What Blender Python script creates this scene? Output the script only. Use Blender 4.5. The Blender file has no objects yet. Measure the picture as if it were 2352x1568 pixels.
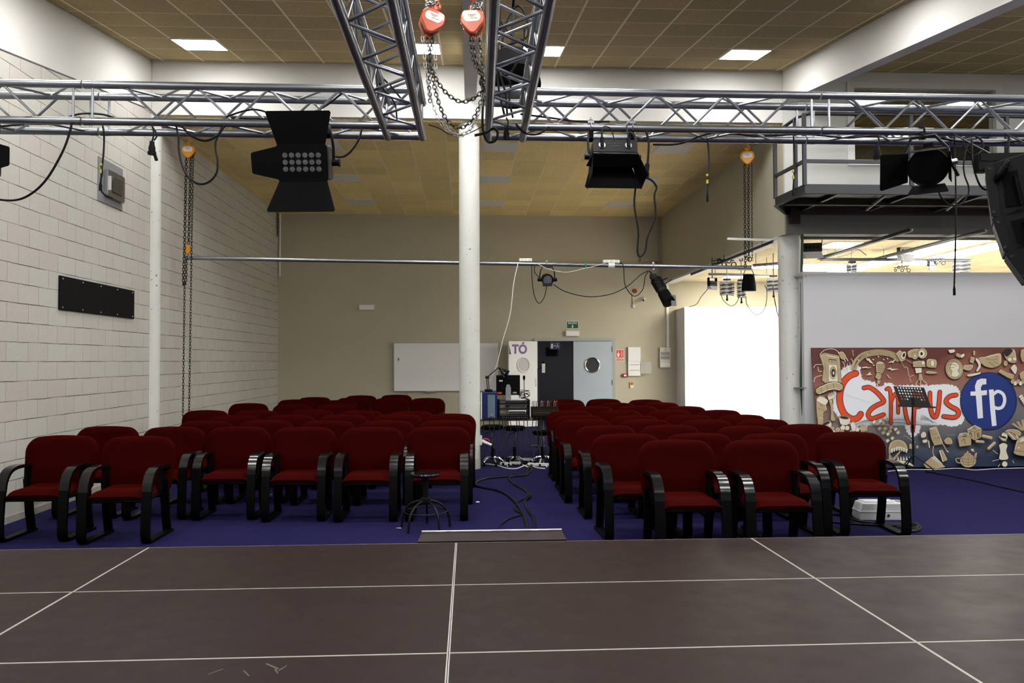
import bpy, bmesh, math, random
from mathutils import Vector, Matrix, Euler
from math import sin, cos, tan, atan, pi, radians, sqrt
random.seed(7)
SC = bpy.context.scene
COL = SC.collection

# ------------------------------------------------------------------ camera
F = 1820.0                                   # focal length in pixels of a 2352 px wide frame
PSI, TH, RO = atan(99/F), atan(44/F), .0032
EYE = Vector((0, 0, 1.58))
FW = Vector((sin(PSI)*cos(TH), cos(PSI)*cos(TH), sin(TH)))
R0 = Vector((cos(PSI), -sin(PSI), 0)); U0 = R0.cross(FW)
RT = R0*cos(RO)-U0*sin(RO); UP = R0*sin(RO)+U0*cos(RO)
cam = bpy.data.cameras.new('camera'); co = bpy.data.objects.new('camera', cam); COL.objects.link(co)
cam.lens = F*36/2352; cam.sensor_width = 36; cam.clip_start = .05; cam.clip_end = 200
co.matrix_world = Matrix(((RT.x, UP.x, -FW.x, EYE.x), (RT.y, UP.y, -FW.y, EYE.y), (RT.z, UP.z, -FW.z, EYE.z), (0, 0, 0, 1)))
SC.camera = co
# ------------------------------------------------------------------ world and exposure
w = bpy.data.worlds.new('world'); SC.world = w; w.use_nodes = True
w.node_tree.nodes['Background'].inputs[0].default_value = (.55, .6, .7, 1)
w.node_tree.nodes['Background'].inputs[1].default_value = .02
SC.view_settings.view_transform = 'Standard'; SC.view_settings.look = 'None'
SC.view_settings.gamma = 1; SC.view_settings.use_curve_mapping = False
SC.view_settings.exposure = 0.0
SC.cycles.max_bounces = 9; SC.cycles.diffuse_bounces = 7; SC.cycles.use_denoising = True
SC.cycles.sample_clamp_indirect = 6
HALL = 46.0       # strength of the hall's ceiling panels
STUDIO = 36.0    # strength of the side studio's lamps
# ------------------------------------------------------------------ area lights right under the luminous panels of the hall
def area_lamp(name, x, y, z, sx, sy, power, col=(1, .97, .92), rot=(0, 0, 0)):
    l = bpy.data.lights.new(name, 'AREA'); l.shape = 'RECTANGLE'; l.size = sx; l.size_y = sy; l.energy = power; l.color = col
    o = bpy.data.objects.new(name, l); COL.objects.link(o); o.location = (x, y, z); o.rotation_euler = rot
    return o

def at(px, py, X=None, Y=None, Z=None):
    """the place on the plane X=, Y= or Z= of the room that the photo shows at px, py"""
    d = FW + RT*((px-1176)/F) + UP*((784-py)/F)
    k = (X/d.x) if X is not None else ((Y/d.y) if Y is not None else (Z-EYE.z)/d.z)
    return EYE + d*k

# ------------------------------------------------------------------ materials
def S(r, g, b):
    f = lambda c: (c/255/12.92) if c/255 <= .04045 else ((c/255+.055)/1.055)**2.4
    return (f(r), f(g), f(b), 1)
MATS = {}
def pm(name, col, rough=.5, metal=0., var=.12, scale=6., bump=0., bscale=60., spec=.5, coat=0., sheen=0., sheencol=None, emit=None, estr=0.):
    m = bpy.data.materials.new(name); m.use_nodes = True; nt = m.node_tree; N = nt.nodes; L = nt.links
    b = N['Principled BSDF']
    tc = N.new('ShaderNodeTexCoord')
    no = N.new('ShaderNodeTexNoise'); no.inputs['Scale'].default_value = scale; no.inputs['Detail'].default_value = 4
    L.new(tc.outputs['Object'], no.inputs['Vector'])
    mx = N.new('ShaderNodeMix'); mx.data_type = 'RGBA'
    c = Vector(col[:3]); mx.inputs['A'].default_value = (*(c*(1-var)), 1); mx.inputs['B'].default_value = (*[min(1, v) for v in c*(1+var)], 1)
    L.new(no.outputs['Fac'], mx.inputs['Factor']); L.new(mx.outputs['Result'], b.inputs['Base Color'])
    b.inputs['Roughness'].default_value = rough; b.inputs['Metallic'].default_value = metal
    b.inputs['Specular IOR Level'].default_value = spec; b.inputs['Coat Weight'].default_value = coat
    if sheen:
        b.inputs['Sheen Weight'].default_value = sheen; b.inputs['Sheen Roughness'].default_value = .35
        b.inputs['Sheen Tint'].default_value = sheencol or col
    if bump:
        n2 = N.new('ShaderNodeTexNoise'); n2.inputs['Scale'].default_value = bscale; n2.inputs['Detail'].default_value = 3
        L.new(tc.outputs['Object'], n2.inputs['Vector'])
        bp = N.new('ShaderNodeBump'); bp.inputs['Strength'].default_value = bump; bp.inputs['Distance'].default_value = .004
        L.new(n2.outputs['Fac'], bp.inputs['Height']); L.new(bp.outputs['Normal'], b.inputs['Normal'])
    if emit:
        b.inputs['Emission Color'].default_value = emit; b.inputs['Emission Strength'].default_value = estr
    MATS[name] = m
    return m
pm('plaster', S(218, 217, 212), .85, bump=.15, bscale=40, var=.03, scale=1.2)
pm('plaster_beige', S(180, 174, 154), .9, bump=.2, bscale=60, var=.05, scale=1.5)
pm('plaster_white', S(214, 214, 210), .85, var=.03, scale=1)
pm('partition_grey', S(196, 196, 198), .8, var=.03, scale=.8)
pm('white_board', S(232, 232, 232), .7, var=.01)
pm('concrete_paint', S(205, 206, 200), .75, var=.07, scale=5, bump=.5, bscale=22)
pm('concrete_base', S(165, 160, 152), .8, var=.1, scale=12, bump=.4)
pm('carpet', S(27, 24, 66), .98, var=.2, scale=3.5, bump=.5, bscale=300, spec=.1)
pm('aluminium', S(150, 154, 160), .34, .92, var=.12, scale=14)
pm('brace_metal', S(166, 170, 177), .32, .95, var=.1, scale=20)
pm('chrome', S(215, 215, 218), .12, 1, var=.03)
pm('steel', S(150, 150, 152), .35, .9, var=.1, scale=10)
pm('white_metal', S(222, 222, 220), .4, .2, var=.03)
pm('edge_metal', S(190, 186, 184), .45, .3, var=.08, scale=12)
pm('black_plastic', S(5, 5, 6), .45, var=.15, spec=.12)
pm('black_matt', S(7, 7, 8), .8, var=.15, spec=.1)
pm('black_gloss', S(10, 11, 13), .2, var=.1, spec=.4, coat=.12)
pm('black_metal', S(10, 10, 12), .45, var=.15, spec=.25)
pm('dark_board', S(10, 10, 11), .7, var=.15, spec=.15)
pm('rubber', S(16, 16, 18), .55, var=.1)
pm('cable_black', S(12, 13, 15), .5, var=.1, spec=.25)
pm('cable_white', S(225, 222, 212), .5, var=.05)
pm('cable_green', S(25, 60, 40), .5)
pm('velvet', S(46, 1, 0), .95, var=.2, scale=9, sheen=.10, sheencol=S(255, 20, 10), spec=.04)
pm('orange_paint', S(188, 66, 8), .32, var=.05, coat=.4)
pm('yellow_paint', S(206, 140, 18), .38, var=.08)
pm('label_white', S(225, 222, 215), .5, var=.03)
pm('chain_dark', S(52, 48, 44), .4, .8, var=.15, scale=40)
pm('chain_zinc', S(150, 150, 148), .35, .9, var=.1, scale=40)
pm('rail_dark', S(48, 50, 56), .45, .4, var=.1)
pm('platform_steel', S(46, 48, 54), .5, .3, var=.12, scale=8)
pm('rust_steel', S(52, 38, 28), .7, .2, var=.3, scale=14)
pm('joist_light', S(130, 128, 122), .6, var=.1)
pm('grey_beam', S(120, 120, 116), .85, var=.04)
pm('grey_metal_sheet', S(138, 140, 144), .5, .3, var=.08, scale=5)
pm('door_blue_grey', S(170, 182, 192), .5, var=.05, scale=3)
pm('door_white', S(225, 226, 226), .5, var=.02)
pm('door_frame', S(158, 162, 162), .5, var=.05)
pm('hall_dark', S(74, 72, 80), .85, var=.06)
pm('porthole_dark', S(54, 54, 56), .15, var=.1, coat=.5)
pm('porthole_grey', S(170, 172, 174), .15, var=.03, coat=.5)
pm('green_sign', S(10, 74, 48), .4, var=.04)
pm('blue_sign', S(40, 40, 92), .4, var=.04)
pm('red_sign', S(206, 48, 36), .45, var=.05)
pm('red_dark', S(140, 14, 14), .35, var=.05)
pm('purple_paint', S(112, 78, 138), .6, var=.04)
pm('purple_dark', S(60, 56, 84), .6, var=.04)
pm('white_paint', S(230, 230, 226), .6, var=.03)
pm('off_white_plastic', S(214, 212, 202), .45, var=.03)
pm('beige_trunking', S(160, 153, 134), .6, var=.03)
pm('grey_plastic', S(150, 150, 150), .5, var=.04)
pm('box_white', S(206, 208, 210), .4, var=.03)
pm('yellow_tape', S(200, 190, 40), .6, var=.05)
pm('green_tape', S(20, 130, 90), .6, var=.05)
pm('lens_glass', S(90, 92, 98), .1, var=.2, coat=1)
pm('lens_dark', S(96, 98, 106), .12, var=.2, coat=1)
pm('blue_case', S(16, 30, 84), .35, var=.1)
pm('pc_panel', S(96, 116, 128), .4, var=.35, scale=60)
pm('wood_light', S(196, 178, 142), .5, var=.06)
pm('speaker_black', S(16, 17, 19), .6, spec=.2, var=.12, bump=.4, bscale=200)
pm('paper', S(235, 235, 235), .8, var=.02)
pm('mural_tan', S(176, 156, 118), .75, var=.14, scale=9)
pm('mural_light', S(222, 214, 192), .75, var=.08, scale=9)
pm('mural_line', S(34, 24, 22), .75, var=.1)
pm('mural_white', S(228, 230, 234), .8, var=.04, scale=6)
pm('mural_orange', S(214, 74, 20), .7, var=.14, scale=7)
pm('mural_red', S(150, 30, 14), .7, var=.1)
pm('mural_blue', S(6, 42, 118), .65, var=.12, scale=3)
pm('mural_blue_dark', S(10, 24, 76), .7, var=.1)
pm('window_wall', S(128, 124, 104), .85, var=.05)
pm('hall_panel', (1, 1, 1, 1), .5, var=0, emit=(1, .99, .97, 1), estr=HALL)
pm('studio_panel', (1, 1, 1, 1), .5, var=0, emit=(1, .97, .9, 1), estr=STUDIO)
pm('office_panel', (1, 1, 1, 1), .5, var=0, emit=(1, .99, .97, 1), estr=9)
pm('floor_pale', S(200, 196, 186), .6, var=.05)
pm('scuff', S(92, 84, 80), .6, var=.3, scale=60)
pm('panel_off', S(226, 222, 216), .5, var=.01)

def glass(name, tint):
    m = bpy.data.materials.new(name); m.use_nodes = True; N = m.node_tree.nodes; L = m.node_tree.links
    b = N['Principled BSDF']; N.remove(b)
    t = N.new('ShaderNodeBsdfTransparent'); t.inputs[0].default_value = tint
    g = N.new('ShaderNodeBsdfGlossy'); g.inputs['Roughness'].default_value = .02
    no = N.new('ShaderNodeTexNoise'); no.inputs['Scale'].default_value = 3
    fr = N.new('ShaderNodeFresnel'); fr.inputs[0].default_value = 1.5
    mr = N.new('ShaderNodeMath'); mr.operation = 'MULTIPLY_ADD'; mr.inputs[1].default_value = .02; L.new(no.outputs['Fac'], mr.inputs[0]); L.new(fr.outputs[0], mr.inputs[2])
    mx = N.new('ShaderNodeMixShader'); L.new(mr.outputs[0], mx.inputs[0]); L.new(t.outputs[0], mx.inputs[1]); L.new(g.outputs[0], mx.inputs[2])
    L.new(mx.outputs[0], N['Material Output'].inputs[0]); MATS[name] = m
glass('window_glass', (.62, .62, .56, 1))

def pits(m):
    """small dark air holes in a painted concrete surface"""
    N = m.node_tree.nodes; L = m.node_tree.links; b = N['Principled BSDF']; src = b.inputs['Base Color'].links[0].from_socket
    g = N.new('ShaderNodeNewGeometry'); n = N.new('ShaderNodeTexNoise'); n.inputs['Scale'].default_value = 26; n.inputs['Detail'].default_value = 2; L.new(g.outputs['Position'], n.inputs['Vector'])
    r = N.new('ShaderNodeMapRange'); r.inputs[1].default_value = .70; r.inputs[2].default_value = .74; L.new(n.outputs['Fac'], r.inputs[0])
    mx = N.new('ShaderNodeMix'); mx.data_type = 'RGBA'; mx.inputs['B'].default_value = S(96, 92, 86); L.new(r.outputs[0], mx.inputs['Factor']); L.new(src, mx.inputs['A']); L.new(mx.outputs['Result'], b.inputs['Base Color'])
pits(MATS['concrete_paint'])
def block_wall_mat():
    m = bpy.data.materials.new('painted_block_wall'); m.use_nodes = True; N = m.node_tree.nodes; L = m.node_tree.links; b = N['Principled BSDF']
    g = N.new('ShaderNodeNewGeometry'); sp = N.new('ShaderNodeSeparateXYZ'); L.new(g.outputs['Position'], sp.inputs[0])
    cb = N.new('ShaderNodeCombineXYZ')
    a = N.new('ShaderNodeMath'); a.inputs[1].default_value = -8.007+.385*40; L.new(sp.outputs['Y'], a.inputs[0])
    c = N.new('ShaderNodeMath'); c.inputs[1].default_value = -1.592+9*.196+.196*20; L.new(sp.outputs['Z'], c.inputs[0])
    # joints wander a little
    nz = N.new('ShaderNodeTexNoise'); nz.inputs['Scale'].default_value = 5; nz.inputs['Detail'].default_value = 2; L.new(g.outputs['Position'], nz.inputs['Vector'])
    wj = N.new('ShaderNodeMath'); wj.operation = 'MULTIPLY_ADD'; wj.inputs[1].default_value = .012; L.new(nz.outputs['Fac'], wj.inputs[0]); L.new(c.outputs[0], wj.inputs[2])
    L.new(a.outputs[0], cb.inputs[0]); L.new(wj.outputs[0], cb.inputs[1])
    def brick(mort):
        br = N.new('ShaderNodeTexBrick'); br.inputs['Scale'].default_value = 1; br.inputs['Brick Width'].default_value = .385; br.inputs['Row Height'].default_value = .196
        br.inputs['Mortar Size'].default_value = mort; br.inputs['Mortar Smooth'].default_value = .3; br.offset = .5; br.offset_frequency = 2; L.new(cb.outputs[0], br.inputs['Vector'])
        return br
    br = brick(.0032)
    br.inputs['Color1'].default_value = S(198, 199, 190); br.inputs['Color2'].default_value = S(198, 191, 184); br.inputs['Mortar'].default_value = S(146, 138, 128)
    # groove shade of the bed joints, painted darker than in the upright ones
    md = N.new('ShaderNodeMath'); md.operation = 'PINGPONG'; md.inputs[1].default_value = .098; L.new(wj.outputs[0], md.inputs[0])
    lt = N.new('ShaderNodeMath'); lt.operation = 'LESS_THAN'; lt.inputs[1].default_value = .0042; L.new(md.outputs[0], lt.inputs[0])
    n3 = N.new('ShaderNodeTexNoise'); n3.inputs['Scale'].default_value = 2.2; L.new(g.outputs['Position'], n3.inputs['Vector'])
    r3 = N.new('ShaderNodeMapRange'); r3.inputs[1].default_value = .35; r3.inputs[2].default_value = .6; L.new(n3.outputs['Fac'], r3.inputs[0])
    ml = N.new('ShaderNodeMath'); ml.operation = 'MULTIPLY'; L.new(lt.outputs[0], ml.inputs[0]); L.new(r3.outputs[0], ml.inputs[1])
    mx = N.new('ShaderNodeMix'); mx.data_type = 'RGBA'; mx.inputs['B'].default_value = S(84, 74, 66); L.new(ml.outputs[0], mx.inputs['Factor']); L.new(br.outputs['Color'], mx.inputs['A'])
    n4 = N.new('ShaderNodeTexNoise'); n4.inputs['Scale'].default_value = 45; n4.inputs['Detail'].default_value = 5; L.new(g.outputs['Position'], n4.inputs['Vector'])
    mm = N.new('ShaderNodeMix'); mm.data_type = 'RGBA'; mm.blend_type = 'MULTIPLY'; mm.inputs['Factor'].default_value = .22
    L.new(mx.outputs['Result'], mm.inputs['A']); L.new(n4.outputs['Fac'], mm.inputs['B']); L.new(mm.outputs['Result'], b.inputs['Base Color'])
    b.inputs['Roughness'].default_value = .85
    bp = N.new('ShaderNodeBump'); bp.inputs['Strength'].default_value = .6; bp.inputs['Distance'].default_value = .004; bp.invert = True
    ad = N.new('ShaderNodeMath'); ad.operation = 'MULTIPLY_ADD'; ad.inputs[1].default_value = .3; L.new(n4.outputs['Fac'], ad.inputs[0]); L.new(br.outputs['Fac'], ad.inputs[2])
    L.new(ad.outputs[0], bp.inputs['Height']); L.new(bp.outputs['Normal'], b.inputs['Normal']); MATS[m.name] = m
block_wall_mat()

def tile_mat(name, base, bar, wx=.022, wy=.012, low=.45):
    """wood wool ceiling tiles in a light metal grid; UV counts tiles"""
    m = bpy.data.materials.new(name); m.use_nodes = True; N = m.node_tree.nodes; L = m.node_tree.links; b = N['Principled BSDF']
    uv = N.new('ShaderNodeUVMap'); sp = N.new('ShaderNodeSeparateXYZ'); L.new(uv.outputs[0], sp.inputs[0])
    g = N.new('ShaderNodeNewGeometry')
    out = []
    for ax, wd in (('X', wx), ('Y', wy)):
        q = N.new('ShaderNodeMath'); q.operation = 'PINGPONG'; q.inputs[1].default_value = .5; L.new(sp.outputs[ax], q.inputs[0])
        l = N.new('ShaderNodeMath'); l.operation = 'LESS_THAN'; l.inputs[1].default_value = wd; L.new(q.outputs[0], l.inputs[0]); out.append(l)
    mxm = N.new('ShaderNodeMath'); mxm.operation = 'MAXIMUM'; L.new(out[0].outputs[0], mxm.inputs[0]); L.new(out[1].outputs[0], mxm.inputs[1])
    fl = N.new('ShaderNodeVectorMath'); fl.operation = 'FLOOR'; L.new(uv.outputs[0], fl.inputs[0])
    wn = N.new('ShaderNodeTexWhiteNoise'); wn.noise_dimensions = '2D'; L.new(fl.outputs[0], wn.inputs['Vector'])
    n1 = N.new('ShaderNodeTexNoise'); n1.inputs['Scale'].default_value = 55; n1.inputs['Detail'].default_value = 6; n1.inputs['Roughness'].default_value = .8
    mp = N.new('ShaderNodeMapping'); mp.inputs['Scale'].default_value = (1, 2.2, 1); L.new(g.outputs['Position'], mp.inputs[0]); L.new(mp.outputs[0], n1.inputs['Vector'])
    cr = N.new('ShaderNodeValToRGB'); c = Vector(base[:3])
    cr.color_ramp.elements[0].position = .36; cr.color_ramp.elements[0].color = (*(c*low), 1); cr.color_ramp.elements[1].position = .6; cr.color_ramp.elements[1].color = (*(c*1.25), 1)
    L.new(n1.outputs['Fac'], cr.inputs[0])
    v = N.new('ShaderNodeMapRange'); v.inputs[3].default_value = .86; v.inputs[4].default_value = 1.08; L.new(wn.outputs['Value'], v.inputs[0])
    hs = N.new('ShaderNodeHueSaturation'); L.new(cr.outputs[0], hs.inputs['Color']); L.new(v.outputs[0], hs.inputs['Value'])
    mx = N.new('ShaderNodeMix'); mx.data_type = 'RGBA'; mx.inputs['B'].default_value = bar; L.new(mxm.outputs[0], mx.inputs['Factor']); L.new(hs.outputs[0], mx.inputs['A'])
    L.new(mx.outputs['Result'], b.inputs['Base Color']); b.inputs['Roughness'].default_value = .9
    MATS[name] = m
tile_mat('ceiling_tiles', S(176, 156, 110), S(236, 224, 196))
tile_mat('ceiling_tiles_back', S(240, 216, 150), S(242, 226, 186), .018, .008, .62)
tile_mat('ceiling_tiles_side', S(222, 208, 172), S(236, 228, 206), .012, .008)

def deck_mat():
    m = pm('stage_plywood', S(40, 27, 27), .36, var=.06, scale=2.2, bump=.12, bscale=260, spec=.13)
    N = m.node_tree.nodes; L = m.node_tree.links; b = N['Principled BSDF']
    g = N.new('ShaderNodeNewGeometry'); n = N.new('ShaderNodeTexNoise'); n.inputs['Scale'].default_value = 7; n.inputs['Detail'].default_value = 6
    L.new(g.outputs['Position'], n.inputs['Vector'])
    r = N.new('ShaderNodeMapRange'); r.inputs[1].default_value = .3; r.inputs[2].default_value = .7; r.inputs[3].default_value = .38; r.inputs[4].default_value = .46
    L.new(n.outputs['Fac'], r.inputs[0]); L.new(r.outputs[0], b.inputs['Roughness'])
deck_mat()

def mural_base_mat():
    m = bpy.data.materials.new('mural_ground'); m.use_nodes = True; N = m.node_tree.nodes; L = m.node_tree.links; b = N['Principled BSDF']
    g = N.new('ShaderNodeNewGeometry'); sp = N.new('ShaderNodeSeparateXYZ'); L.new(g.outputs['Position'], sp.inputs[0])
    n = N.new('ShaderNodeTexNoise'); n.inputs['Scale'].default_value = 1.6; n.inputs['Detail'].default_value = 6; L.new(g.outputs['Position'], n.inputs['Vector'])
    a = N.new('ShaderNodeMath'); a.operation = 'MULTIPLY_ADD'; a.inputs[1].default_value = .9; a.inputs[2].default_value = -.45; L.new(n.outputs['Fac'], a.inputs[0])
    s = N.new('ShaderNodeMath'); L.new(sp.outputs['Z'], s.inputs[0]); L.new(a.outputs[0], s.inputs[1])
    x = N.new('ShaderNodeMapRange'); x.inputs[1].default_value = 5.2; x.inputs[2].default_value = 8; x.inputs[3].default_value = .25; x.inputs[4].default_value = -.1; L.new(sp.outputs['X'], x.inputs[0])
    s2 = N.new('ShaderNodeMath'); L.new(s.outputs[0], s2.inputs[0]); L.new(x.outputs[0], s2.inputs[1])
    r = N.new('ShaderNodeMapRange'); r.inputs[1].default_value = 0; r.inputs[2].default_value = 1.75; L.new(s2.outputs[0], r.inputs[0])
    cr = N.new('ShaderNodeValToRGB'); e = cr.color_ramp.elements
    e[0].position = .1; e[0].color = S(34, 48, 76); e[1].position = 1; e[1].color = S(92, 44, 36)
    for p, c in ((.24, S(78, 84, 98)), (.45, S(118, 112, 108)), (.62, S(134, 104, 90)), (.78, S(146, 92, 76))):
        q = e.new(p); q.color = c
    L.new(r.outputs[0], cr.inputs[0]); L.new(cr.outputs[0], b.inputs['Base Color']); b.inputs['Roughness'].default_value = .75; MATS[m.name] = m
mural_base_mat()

# ------------------------------------------------------------------ mesh builder
def frame_z(d):
    d = Vector(d).normalized(); a = Vector((0, 0, 1)) if abs(d.z) < .95 else Vector((1, 0, 0))
    x = a.cross(d).normalized(); return x, d.cross(x)
class M:
    def __init__(s): s.v = []; s.f = []; s.m = []; s.uv = None
    def add(s, vs, fs, mi=0, T=None):
        n = len(s.v); s.v += [(T @ Vector(v)) if T is not None else Vector(v) for v in vs]
        s.f += [tuple(i+n for i in f) for f in fs]; s.m += [mi]*len(fs); return s
    def box(s, x0, x1, y0, y1, z0, z1, mi=0, T=None):
        vs = [(x, y, z) for z in (z0, z1) for y in (y0, y1) for x in (x0, x1)]
        return s.add(vs, [(0, 2, 3, 1), (4, 5, 7, 6), (0, 1, 5, 4), (2, 6, 7, 3), (0, 4, 6, 2), (1, 3, 7, 5)], mi, T)
    def bar(s, p0, p1, w, h, mi=0, up=(0, 0, 1)):
        p0 = Vector(p0); p1 = Vector(p1); d = (p1-p0).normalized(); u = Vector(up); x = d.cross(u)
        if x.length < 1e-3: x = d.cross(Vector((1, 0, 0)))
        x.normalize(); u = x.cross(d); vs = []
        for p in (p0, p1):
            for a, b in ((-1, -1), (1, -1), (1, 1), (-1, 1)): vs.append(p+x*a*w/2+u*b*h/2)
        return s.add(vs, [(3, 2, 1, 0), (4, 5, 6, 7), (0, 1, 5, 4), (1, 2, 6, 5), (2, 3, 7, 6), (3, 0, 4, 7)], mi)
    def cyl(s, p0, p1, r0, r1=None, n=12, mi=0, cap=True):
        r1 = r0 if r1 is None else r1; p0 = Vector(p0); p1 = Vector(p1); x, y = frame_z(p1-p0)
        vs = [p+(x*cos(2*pi*i/n)+y*sin(2*pi*i/n))*r for p, r in ((p0, r0), (p1, r1)) for i in range(n)]
        fs = [(i, (i+1) % n, n+(i+1) % n, n+i) for i in range(n)]
        if cap: fs += [tuple(range(n-1, -1, -1)), tuple(range(n, 2*n))]
        return s.add(vs, fs, mi)
    def tube(s, pts, r, n=6, mi=0, closed=False, cap=True):
        pts = [Vector(p) for p in pts]; k = len(pts); vs = []; fs = []; nx = None
        for i, p in enumerate(pts):
            a = pts[i-1] if (i > 0 or closed) else pts[i]; b = pts[(i+1) % k] if (i < k-1 or closed) else pts[i]
            d = (b-a).normalized() if (b-a).length > 1e-9 else Vector((0, 0, 1))
            if nx is None: nx, _ = frame_z(d)
            nx = (nx-d*nx.dot(d)); nx = nx.normalized() if nx.length > 1e-6 else frame_z(d)[0]
            ny = d.cross(nx); rr = r[i] if isinstance(r, (list, tuple)) else r
            vs += [p+(nx*cos(2*pi*j/n)+ny*sin(2*pi*j/n))*rr for j in range(n)]
        for i in range(k if closed else k-1):
            o = i*n; q = ((i+1) % k)*n
            fs += [(o+j, o+(j+1) % n, q+(j+1) % n, q+j) for j in range(n)]
        if cap and not closed: fs += [tuple(range(n-1, -1, -1)), tuple(range((k-1)*n, k*n))]
        return s.add(vs, fs, mi)
    def lathe(s, prof, T=None, n=20, mi=0):
        vs = [(r*cos(2*pi*j/n), r*sin(2*pi*j/n), z) for r, z in prof for j in range(n)]; k = len(prof)
        fs = [(i*n+j, i*n+(j+1) % n, (i+1)*n+(j+1) % n, (i+1)*n+j) for i in range(k-1) for j in range(n)]
        if prof[0][0] > 1e-6: fs.append(tuple(range(n-1, -1, -1)))
        if prof[-1][0] > 1e-6: fs.append(tuple(range((k-1)*n, k*n)))
        return s.add(vs, fs, mi, T)
    def prism(s, poly, a, b, T=None, mi=0):
        """poly in local x,y; thickness along local z from a to b"""
        n = len(poly); vs = [(x, y, z) for z in (a, b) for x, y in poly]
        fs = [tuple(range(n-1, -1, -1)), tuple(range(n, 2*n))]+[(i, (i+1) % n, n+(i+1) % n, n+i) for i in range(n)]
        return s.add(vs, fs, mi, T)
    def ball(s, c, r, n=10, mi=0, sc=(1, 1, 1)):
        prof = [(r*sin(pi*i/(n//2+2))+(1e-5), -r*cos(pi*i/(n//2+2))) for i in range(n//2+3)]
        return s.lathe(prof, Matrix.Translation(c) @ Matrix.Diagonal((*sc, 1)), n, mi)
    def torus(s, T, R, r, n=16, k=6, mi=0, sx=1., a0=0, a1=2*pi):
        full = abs(a1-a0-2*pi) < 1e-6; cnt = n if full else n+1
        pts = [T @ Vector((R*cos(a0+(a1-a0)*i/n)*sx, R*sin(a0+(a1-a0)*i/n), 0)) for i in range(cnt)]
        return s.tube(pts, r, k, mi, closed=full)
    def build(s, name, mats, parent=None, smooth=True, bevel=0, local=True, ang=38):
        """linked as one mesh object; under a parent the vertices are local to it unless local=False (then in world space)"""
        me = bpy.data.meshes.new(name); vs = s.v
        mats = mats if isinstance(mats, (list, tuple)) else [mats]
        o = bpy.data.objects.new(name, me)
        if parent is not None:
            if not local:
                inv = world_of(parent).inverted(); vs = [inv @ v for v in vs]
            o.parent = parent
        me.from_pydata([tuple(v) for v in vs], [], s.f)
        for mm in mats: me.materials.append(MATS[mm])
        for i, p in enumerate(me.polygons): p.material_index = s.m[i]; p.use_smooth = smooth
        if smooth: me.set_sharp_from_angle(angle=radians(ang))
        if s.uv:
            l = me.uv_layers.new(name='UVMap')
            for i, lp in enumerate(me.loops): l.data[i].uv = s.uv[lp.vertex_index]
        COL.objects.link(o)
        if bevel:
            md = o.modifiers.new('bevel', 'BEVEL'); md.width = bevel; md.segments = 2; md.limit_method = 'ANGLE'; md.angle_limit = radians(50)
        return o
def world_of(o):
    m = Matrix.LocRotScale(o.location, o.rotation_euler, o.scale) if o.rotation_mode != 'QUATERNION' else Matrix.LocRotScale(o.location, o.rotation_quaternion, o.scale)
    return (world_of(o.parent) @ m) if o.parent else m
def tag(o, label, cat, group=None, kind=None):
    o['label'] = label; o['category'] = cat
    if group: o['group'] = group
    if kind: o['kind'] = kind
    return o
def thing(name, label, cat, loc=(0, 0, 0), rz=0, group=None, rot=None):
    o = bpy.data.objects.new(name, None); COL.objects.link(o); o.location = loc; o.rotation_euler = rot or (0, 0, rz)
    o.empty_display_size = .1
    return tag(o, label, cat, group)
def solo(m, name, mats, label, cat, group=None, kind=None, bevel=0, smooth=True):
    """a thing that is one mesh; its origin sits at the middle of its base"""
    xs = [v.x for v in m.v]; ys = [v.y for v in m.v]; zs = [v.z for v in m.v]
    c = Vector(((min(xs)+max(xs))/2, (min(ys)+max(ys))/2, min(zs)))
    m.v = [v-c for v in m.v]; o = m.build(name, mats, None, smooth, bevel); o.location = c
    return tag(o, label, cat, group, kind)
def struct(m, name, mats, bevel=0, smooth=False):
    o = m.build(name, mats, None, smooth, bevel); o['kind'] = 'structure'; return o
def copy_tree(o, parent=None):
    c = o.copy(); COL.objects.link(c); c.parent = parent
    for ch in list(o.children): copy_tree(ch, c)
    return c
def spline(pts, k=8):
    pts = [Vector(p) for p in pts]; P = [pts[0]*2-pts[1]]+pts+[pts[-1]*2-pts[-2]]; out = []
    for i in range(1, len(P)-2):
        for j in range(k):
            t = j/k; a, b, c, d = P[i-1:i+3]
            out.append(.5*((2*b)+(c-a)*t+(2*a-5*b+4*c-d)*t*t+(3*b-a-3*c+d)*t**3))
    return out+[pts[-1]]
def text_part(s, name, mat, parent, T, size, depth=.001, align='CENTER', xs=1., bold=.012):
    """lettering as a mesh; T places the text's own x (reading) and y (up) axes in the world or in the parent's space"""
    cu = bpy.data.curves.new('t', 'FONT'); cu.body = s; cu.size = size; cu.extrude = depth; cu.align_x = align; cu.align_y = 'CENTER'; cu.offset = size*bold
    ob = bpy.data.objects.new('t', cu); COL.objects.link(ob); dg = bpy.context.evaluated_depsgraph_get(); dg.update()
    me = bpy.data.meshes.new_from_object(ob.evaluated_get(dg)); bpy.data.objects.remove(ob)
    me.transform(T @ Matrix.Diagonal((xs, 1, 1, 1))); me.materials.clear(); me.materials.append(MATS[mat])
    o = bpy.data.objects.new(name, me); COL.objects.link(o); o.parent = parent; return o
def facing(loc, nrm=(0, -1, 0), up=(0, 0, 1)):
    """matrix whose z is nrm, y is up"""
    z = Vector(nrm).normalized(); x = Vector(up).cross(z).normalized(); y = z.cross(x)
    return Matrix(((x.x, y.x, z.x, loc[0]), (x.y, y.y, z.y, loc[1]), (x.z, y.z, z.z, loc[2]), (0, 0, 0, 1)))
def rrect(w, h, r, n=5, cx=0, cy=0):
    out = []
    for sx, sy, a in ((1, 1, 0), (-1, 1, pi/2), (-1, -1, pi), (1, -1, 3*pi/2)):
        for i in range(n+1):
            t = a+pi/2*i/n; out.append((cx+sx*(w/2-r)+r*cos(t), cy+sy*(h/2-r)+r*sin(t)))
    return out
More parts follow.
